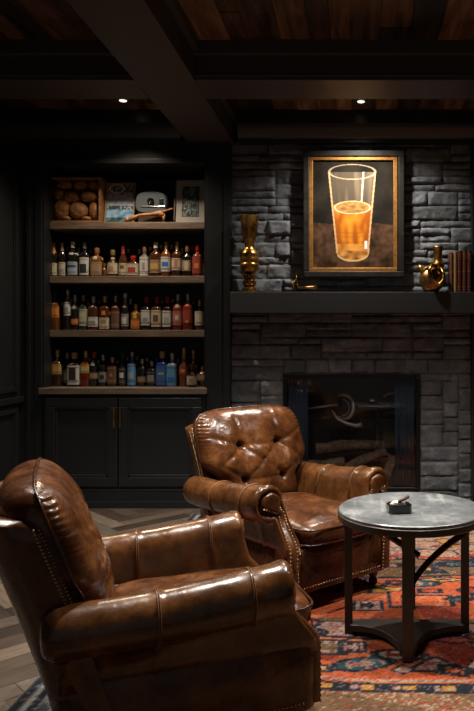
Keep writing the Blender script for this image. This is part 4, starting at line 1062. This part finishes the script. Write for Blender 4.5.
        f0 = sec(y0, pleat=.0)
        rings.append(shrink(sec(y0, pleat=.10), .62, -.006)); rings.append(shrink(sec(y0, pleat=.10), .74, -.024)); rings.append(shrink(sec(y0, pleat=.11), .86, -.026))
        rings.append(shrink(sec(y0, pleat=.09), .955, -.015)); rings.append(sec(y0, pleat=.05)); rings.append(sec(y0 + .018, pleat=.02))
        for y in st_y[1:]:
            off = 0.0
            for m_ in seams:
                dd = abs(y - m_)
                if dd < .001: off = .0018
                elif dd < .007: off = .0015
                elif dd < .013: off = -.0004
            rings.append([(a, b, c + .0 * a) for a, b, c in sec(y, off + .002 * noise.noise(Vector((y * 9, sg, 0))))])
        last = sec(y1)
        for g, gy in ((.97, .012), (.90, .026), (.76, .038), (.55, .045), (.3, .048)):
            cxx, czz = sg * .325, zc(y1) - .03
            rings.append([((sg * cxr) + (x - sg * cxr) * g, y + gy, zc(y1) + (z - zc(y1)) * g) if z > zc(y1) - .09 and abs(x) > .245 else (x, y - .02, z) for x, y, z in last])
        s.loft(rings); arm = s.build('arm', L_ARM, root)
        # stitched seam bands
        for m_ in seams:
            s = MB()
            for dy in (-.003, .003):
                p = [Vector(q) for q in sec(m_ + dy, .0048)[2:-3]]
                s.tube([tuple(q) for q in p], .0018, 4)
            s.build('seam', L_SEAM, arm)
        # scroll facing with nails
        s = MB(); rows = []; L1 = []; R1_ = []
        for q in range(27):
            z = .112 + (zc(y0) + .052 - .112) * q / 26; cz_ = zc(y0); r = .053
            xl = .262 + .010 * math.sin((z - .1) * 8); xr = .322 - .012 * sst(.34, .46, z)
            if z > cz_ - .052:
                w = math.sqrt(max(1e-5, r * r - (z - cz_) ** 2)); t = sst(cz_ - .052, cz_ - .02, z); xl = xl * (1 - t) + (cxr - .008 - w) * t; xr = xr * (1 - t) + (cxr - .008 + w) * t
                if z > cz_: xl, xr = cxr - .008 - w, cxr - .008 + w
            f = .110 * (1 - sst(.30, .47, z)); yf = y0 - .030 - f * 1.0
            rows.append((xl, xr, yf, z))
        rings = []
        for xl, xr, yf, z in rows:
            bul = .007
            rings.append([(sg * (xl + (xr - xl) * t), yf - bul * math.sin(PI * t) - .004, z) for t in (0, .15, .35, .5, .65, .85, 1)] + [(sg * xr, yf + .03, z), (sg * xl, yf + .03, z)])
        s.loft(rings); pan = s.build('arm_front_panel', L_BODY, root)
        for side in (0, 1):
            s = MB(); prev = None
            for q in range(len(rows) * 3 - 2):
                i = q / 3; a, b = rows[int(i)], rows[min(int(i) + 1, 26)]; t = i - int(i); x = a[side] + (b[side] - a[side]) * t; yy = a[2] + (b[2] - a[2]) * t; z = a[3] + (b[3] - a[3]) * t
                if prev is None or (Vector((x, yy, z)) - prev).length > .0125:
                    if z < .50: s.dome((sg * (x + (.005 if side == 0 else -.005)), yy - .006, z), .0048)
                    prev = Vector((x, yy, z))
            s.build('nailhead_trim', BRASS_NAIL, pan)
    # outer back shell
    def plan(off):
        pts = []; hw = .338 - off; yb = .335 - off; yf = .165; rr = .14
        for q in range(4): pts.append((hw, yf + (yb - rr - yf) * q / 4))
        for q in range(9): a = PI / 2 * q / 8; pts.append((hw - rr + rr * math.cos(a), yb - rr + rr * math.sin(a)))
        for q in range(1, 8): t = q / 8; pts.append((hw - rr - 2 * (hw - rr) * t, yb + .006 * math.sin(PI * t)))
        for q in range(9): a = PI / 2 + PI / 2 * q / 8; pts.append((-(hw - rr) + rr * math.cos(a), yb - rr + rr * math.sin(a)))
        for q in range(1, 5): pts.append((-hw, yb - rr - (yb - rr - yf) * q / 4))
        return pts
    po, pi_ = plan(0), plan(.045); n = len(po)
    def top(i):
        t = abs(i / (n - 1) - .5) * 2
        return .800 - .035 * t ** 3
    s = MB(); rings = []
    for i in range(n):
        zt = top(i); ring = []
        for v in [q / 14 for q in range(15)]:
            z = .10 + (zt - .10) * v; w = 1 + .05 * sst(.5, .85, z); ring.append((po[i][0] * w, po[i][1] + shear(z), z))
        zr = zt + .012; ring.append(((po[i][0] * .6 + pi_[i][0] * .4) * 1.05, po[i][1] * .6 + pi_[i][1] * .4 + shear(zr), zr)); ring.append(((po[i][0] * .25 + pi_[i][0] * .75) * 1.05, po[i][1] * .25 + pi_[i][1] * .75 + shear(zr), zr))
        for v in [q / 14 for q in range(14, -1, -1)]:
            z = .10 + (zt - .10) * v; w = 1 + .05 * sst(.5, .85, z); ring.append((pi_[i][0] * w, pi_[i][1] + shear(z), z))
        rings.append(ring)
    s.loft(rings); sh = s.build('back_shell', L_ARM, root, ang=60)
    for idx, sg in ((0, 1), (n - 1, -1)):
        s = MB(); k = 26
        for q in range(k):
            z = .50 + (.775 - .50) * q / (k - 1); w = 1 + .05 * sst(.5, .85, z); s.dome((sg * (.332) * w, .163 + shear(z), z), .0055, (sg * .3, -1, -.3))
            s.dome((sg * .3395 * w, .178 + shear(z), z), .0055, (sg, -.1, 0))
        s.build('nailhead_trim', BRASS_NAIL, sh)
    # tufted back cushion
    buts = [(-.125, .70), (.125, .70), (-.125, .52), (.125, .52)]
    Z0, Z1 = .395, .895
    def halfw(z):
        return .238 + .108 * sst(.50, .64, z)
    def surf(u, v, front):
        # u,v in -1..1 square mapped to the outline
        zf = (v + 1) / 2; z = Z0 + (Z1 - Z0) * zf
        hw = halfw(z)
        # round the top corners and bottom a little
        k = 1.0
        if v > .2: k = (1 - ((v - .2) / .8) ** 5 * .13)
        if v < -.8: k = 1 - ((-v - .8) / .2) ** 2 * .08
        x = u * hw * k
        z2 = z - .026 * (abs(u) ** 4) * sst(.2, 1, v)
        eu = max(0, 1 - abs(u) ** 3.6) ** .5; ev = max(0, 1 - abs(v) ** (4.0)) ** .5
        T = .105 if front else .175
        t = T * eu * ev
        if front:
            t *= .86 + .14 * math.cos(v * 1.8)
            for bx, bz in buts:
                dx, dz = x - bx, z2 - bz; q = math.sqrt(dx * dx + dz * dz)
                t -= .030 * math.exp(-(q / .020) ** 2) + .020 * math.exp(-(q / .070) ** 2)
            # creases linking buttons and running outwards
            def crease(ax, az, bx, bz, dpt, wd):
                nonlocal t
                px, pz = bx - ax, bz - az; L2 = px * px + pz * pz; tt = max(0, min(1, ((x - ax) * px + (z2 - az) * pz) / L2))
                qx, qz = x - ax - px * tt, z2 - az - pz * tt; q = math.sqrt(qx * qx + qz * qz)
                t -= .75 * dpt * math.exp(-(q / wd) ** 2) * (1 - .55 * tt) * min(1, eu * ev * 1.5)
            for (a, b, c, d_, e_, f_) in ((-.125, .70, 0, .62, .016, .010), (.125, .70, 0, .62, .016, .010), (-.125, .52, 0, .62, .014, .010), (.125, .52, 0, .62, .014, .010),
                                          (-.125, .70, -.125, .86, .014, .009), (.125, .70, .125, .86, .014, .009), (-.125, .70, -.30, .76, .012, .011), (.125, .70, .30, .76, .012, .011),
                                          (-.125, .70, -.26, .61, .014, .010), (.125, .70, .26, .61, .014, .010), (-.125, .52, -.25, .60, .012, .010), (.125, .52, .25, .60, .012, .010),
                                          (-.125, .52, -.13, .42, .012, .010), (.125, .52, .13, .42, .012, .010), (-.125, .70, .125, .70, .010, .012), (-.125, .52, .125, .52, .010, .012)):
                crease(a, b, c, d_, e_, f_)
            t += .010 * noise.noise(Vector((x * 8, z2 * 8, 3))) * eu * ev - .014 * abs(noise.noise(Vector((x * 13, z2 * 7, 9)))) * eu * ev
            if abs(u) > .80 and z > .58: t += .005 * math.cos(z2 * 2 * PI / .019) * sst(.80, .94, abs(u)) * (1 if abs(u) < .995 else 0)
        m = .135 + shear(z2)
        return (x, (m - t) if front else (m + t * .9), z2)
    NU, NV = 84, 76
    for fr in (True,):
        s = MB(); vs = []
        us = [math.sin(PI / 2 * (2 * i / NU - 1)) for i in range(NU + 1)]; us = [.35 * (2 * i / NU - 1) + .65 * u for i, u in enumerate(us)]
        vv = [math.sin(PI / 2 * (2 * i / NV - 1)) for i in range(NV + 1)]; vv = [.35 * (2 * i / NV - 1) + .65 * u for i, u in enumerate(vv)]
        n1 = NU + 1
        for j in range(NV + 1):
            for i in range(NU + 1): vs.append(surf(us[i], vv[j], True))
        fs = [(j * n1 + i, j * n1 + i + 1, (j + 1) * n1 + i + 1, (j + 1) * n1 + i) for j in range(NV) for i in range(NU)]
        s.add(vs, fs)
        vs2 = [surf(us[i], vv[j], False) for j in range(NV + 1) for i in range(NU + 1)]
        s.add(vs2, [(a, d_, c, b) for a, b, c, d_ in fs])
        bc_ = s.build('back_cushion', L_BODY, root)
        bm = bmesh.new(); bm.from_mesh(bc_.data); bmesh.ops.remove_doubles(bm, verts=bm.verts, dist=.0006); bmesh.ops.recalc_face_normals(bm, faces=bm.faces); bm.to_mesh(bc_.data); bm.free(); bc_.data.shade_smooth()
    s = MB(); pts = [surf(1, v, True) for v in [q / 20 * 2 - 1 for q in range(21)]] + [surf(u, 1, True) for u in [1 - q / 14 * 2 for q in range(1, 15)]] + [surf(-1, v, True) for v in [1 - q / 20 * 2 for q in range(1, 21)]]
    s.tube(pts, .0055, 8); s.build('piping', L_DARK, bc_)
    s = MB()
    for bx, bz in buts:
        zf = (bz - Z0) / (Z1 - Z0) * 2 - 1; hw = halfw(bz); p = surf(bx / hw, zf, True); s.lathe([(0, -.004), (.010, -.004), (.0125, .001), (.008, .006), (0, .0075)], (p[0], p[1] - .002, p[2]), 14, axis='y')
    s.build('button', L_DARK, bc_)
    # feet
    for (x, y) in ((-.28, -.39), (.28, -.39), (-.25, .26), (.25, .26)):
        s = MB(); s.lathe([(0, .045), (.016, .045), (.024, .06), (.026, .085), (.022, .098), (0, .098)], (x, y, 0), 16)
        lg = s.build('leg', DWOOD, root)
        s = MB(); rings = []
        for i in range(1, 10):
            ph = PI * i / 10; rings.append([(x + .024 * math.sin(ph) * math.cos(t), y + .024 * math.sin(ph) * math.sin(t), .0245 + .024 * math.cos(ph)) for t in [2 * PI * q / 14 for q in range(14)]])
        s.loft(rings); s.build('caster', METALK, lg)
    return root
chairA = make_chair((-.378, 3.69, ZR), math.radians(42), 'brown leather armchair with button tufted back facing out in front of fireplace')
chairB = make_chair((-.655, 2.34, ZR), math.radians(112.5), 'brown leather armchair in the foreground seen from its side, facing right')

chairB.scale = (.96,) * 3; chairA.scale = (.98,) * 3
# ------------------------------------------------------------------ lamps
LENS = mat('lamp_lens', (.9, .85, .75), .4, emit=(1, .86, .66), estr=1.6)
DL = []
def downlight(x, y, label, power, ang=70, blend=.6, rad=.03, tilt=(0, 0), color=(1, .82, .62), z=ZC):
    e = empty('recessed_downlight', (x, y, z), 0, label, 'ceiling light', 'recessed ceiling downlights')
    s = MB(); s.lathe([(.036, .006), (.058, -.001), (.060, -.006), (.056, -.010), (.027, -.008), (.036, .006)], (0, 0, 0), 28); s.f = [f for f in s.f if len(f) == 4]; s.m = [0] * len(s.f)
    s.build('trim_ring', mat('grey_metal_ring', (.10, .10, .10), .35, .6), e, ang=40)
    s = MB(); s.lathe([(0, -.013), (.020, -.012), (.026, -.009), (.026, -.004), (0, -.004)], (0, 0, 0), 24); s.build('lens', LENS, e, ang=40)
    ld = bpy.data.lights.new('downlight', 'SPOT'); ld.energy = power; ld.spot_size = math.radians(ang); ld.spot_blend = blend; ld.shadow_soft_size = rad; ld.color = color
    lo = bpy.data.objects.new('downlight_lamp', ld); C.objects.link(lo); lo.parent = e; lo.location = (0, 0, -.03); lo.rotation_euler = (tilt[0], tilt[1], 0)
    return e
WARM = (1, .82, .62); NEU = (1, .92, .82)
downlight(X(123, 4.98), 4.98, 'small lit downlight in the planks above the bottle shelves', 130, 130, 1, .03, (math.radians(-12), 0), WARM)
downlight(X(361, 5.0), 5.0, 'small lit downlight in the planks above the beer painting', 155, 145, 1, .03, (math.radians(-10), 0), NEU)
downlight(-.55, 3.1, 'downlight in the middle ceiling bay above the left armchair', 290, 110, .8, .05, (0, 0), NEU)
downlight(.55, 3.1, 'downlight in the middle ceiling bay above the side table', 240, 110, .8, .05, (0, 0), NEU)
downlight(-1.9, 3.1, 'downlight in the left ceiling bay near the panelled wall', 170, 110, .8, .05, (0, 0), NEU)
downlight(1.7, 3.1, 'downlight in the right ceiling bay beyond the side table', 110, 100, .8, .05, (0, 0), NEU)

# world: faint room light from the open side behind the camera
w = bpy.data.worlds.new('world'); bpy.context.scene.world = w; w.use_nodes = True
w.node_tree.nodes['Background'].inputs[0].default_value = (1, .93, .84, 1); w.node_tree.nodes['Background'].inputs[1].default_value = .095

# ------------------------------------------------------------------ camera
cd = bpy.data.cameras.new('camera'); cam = bpy.data.objects.new('camera', cd); C.objects.link(cam)
cam.location = (0, 0, H); cam.rotation_euler = (PI / 2, 0, 0)
cd.sensor_width = 36; cd.sensor_fit = 'AUTO'; cd.lens = F / 711 * 36
cd.shift_x = (237 - HX) / 711; cd.shift_y = -(355.5 - HY) / 711; cd.clip_start = .05
sc = bpy.context.scene; sc.camera = cam
sc.view_settings.view_transform = 'Standard'; sc.view_settings.look = 'None'; sc.view_settings.gamma = 1; sc.view_settings.use_curve_mapping = False
sc.view_settings.exposure = 0
sc.cycles.sample_clamp_indirect = 4; sc.cycles.max_bounces = 6; sc.cycles.use_denoising = True
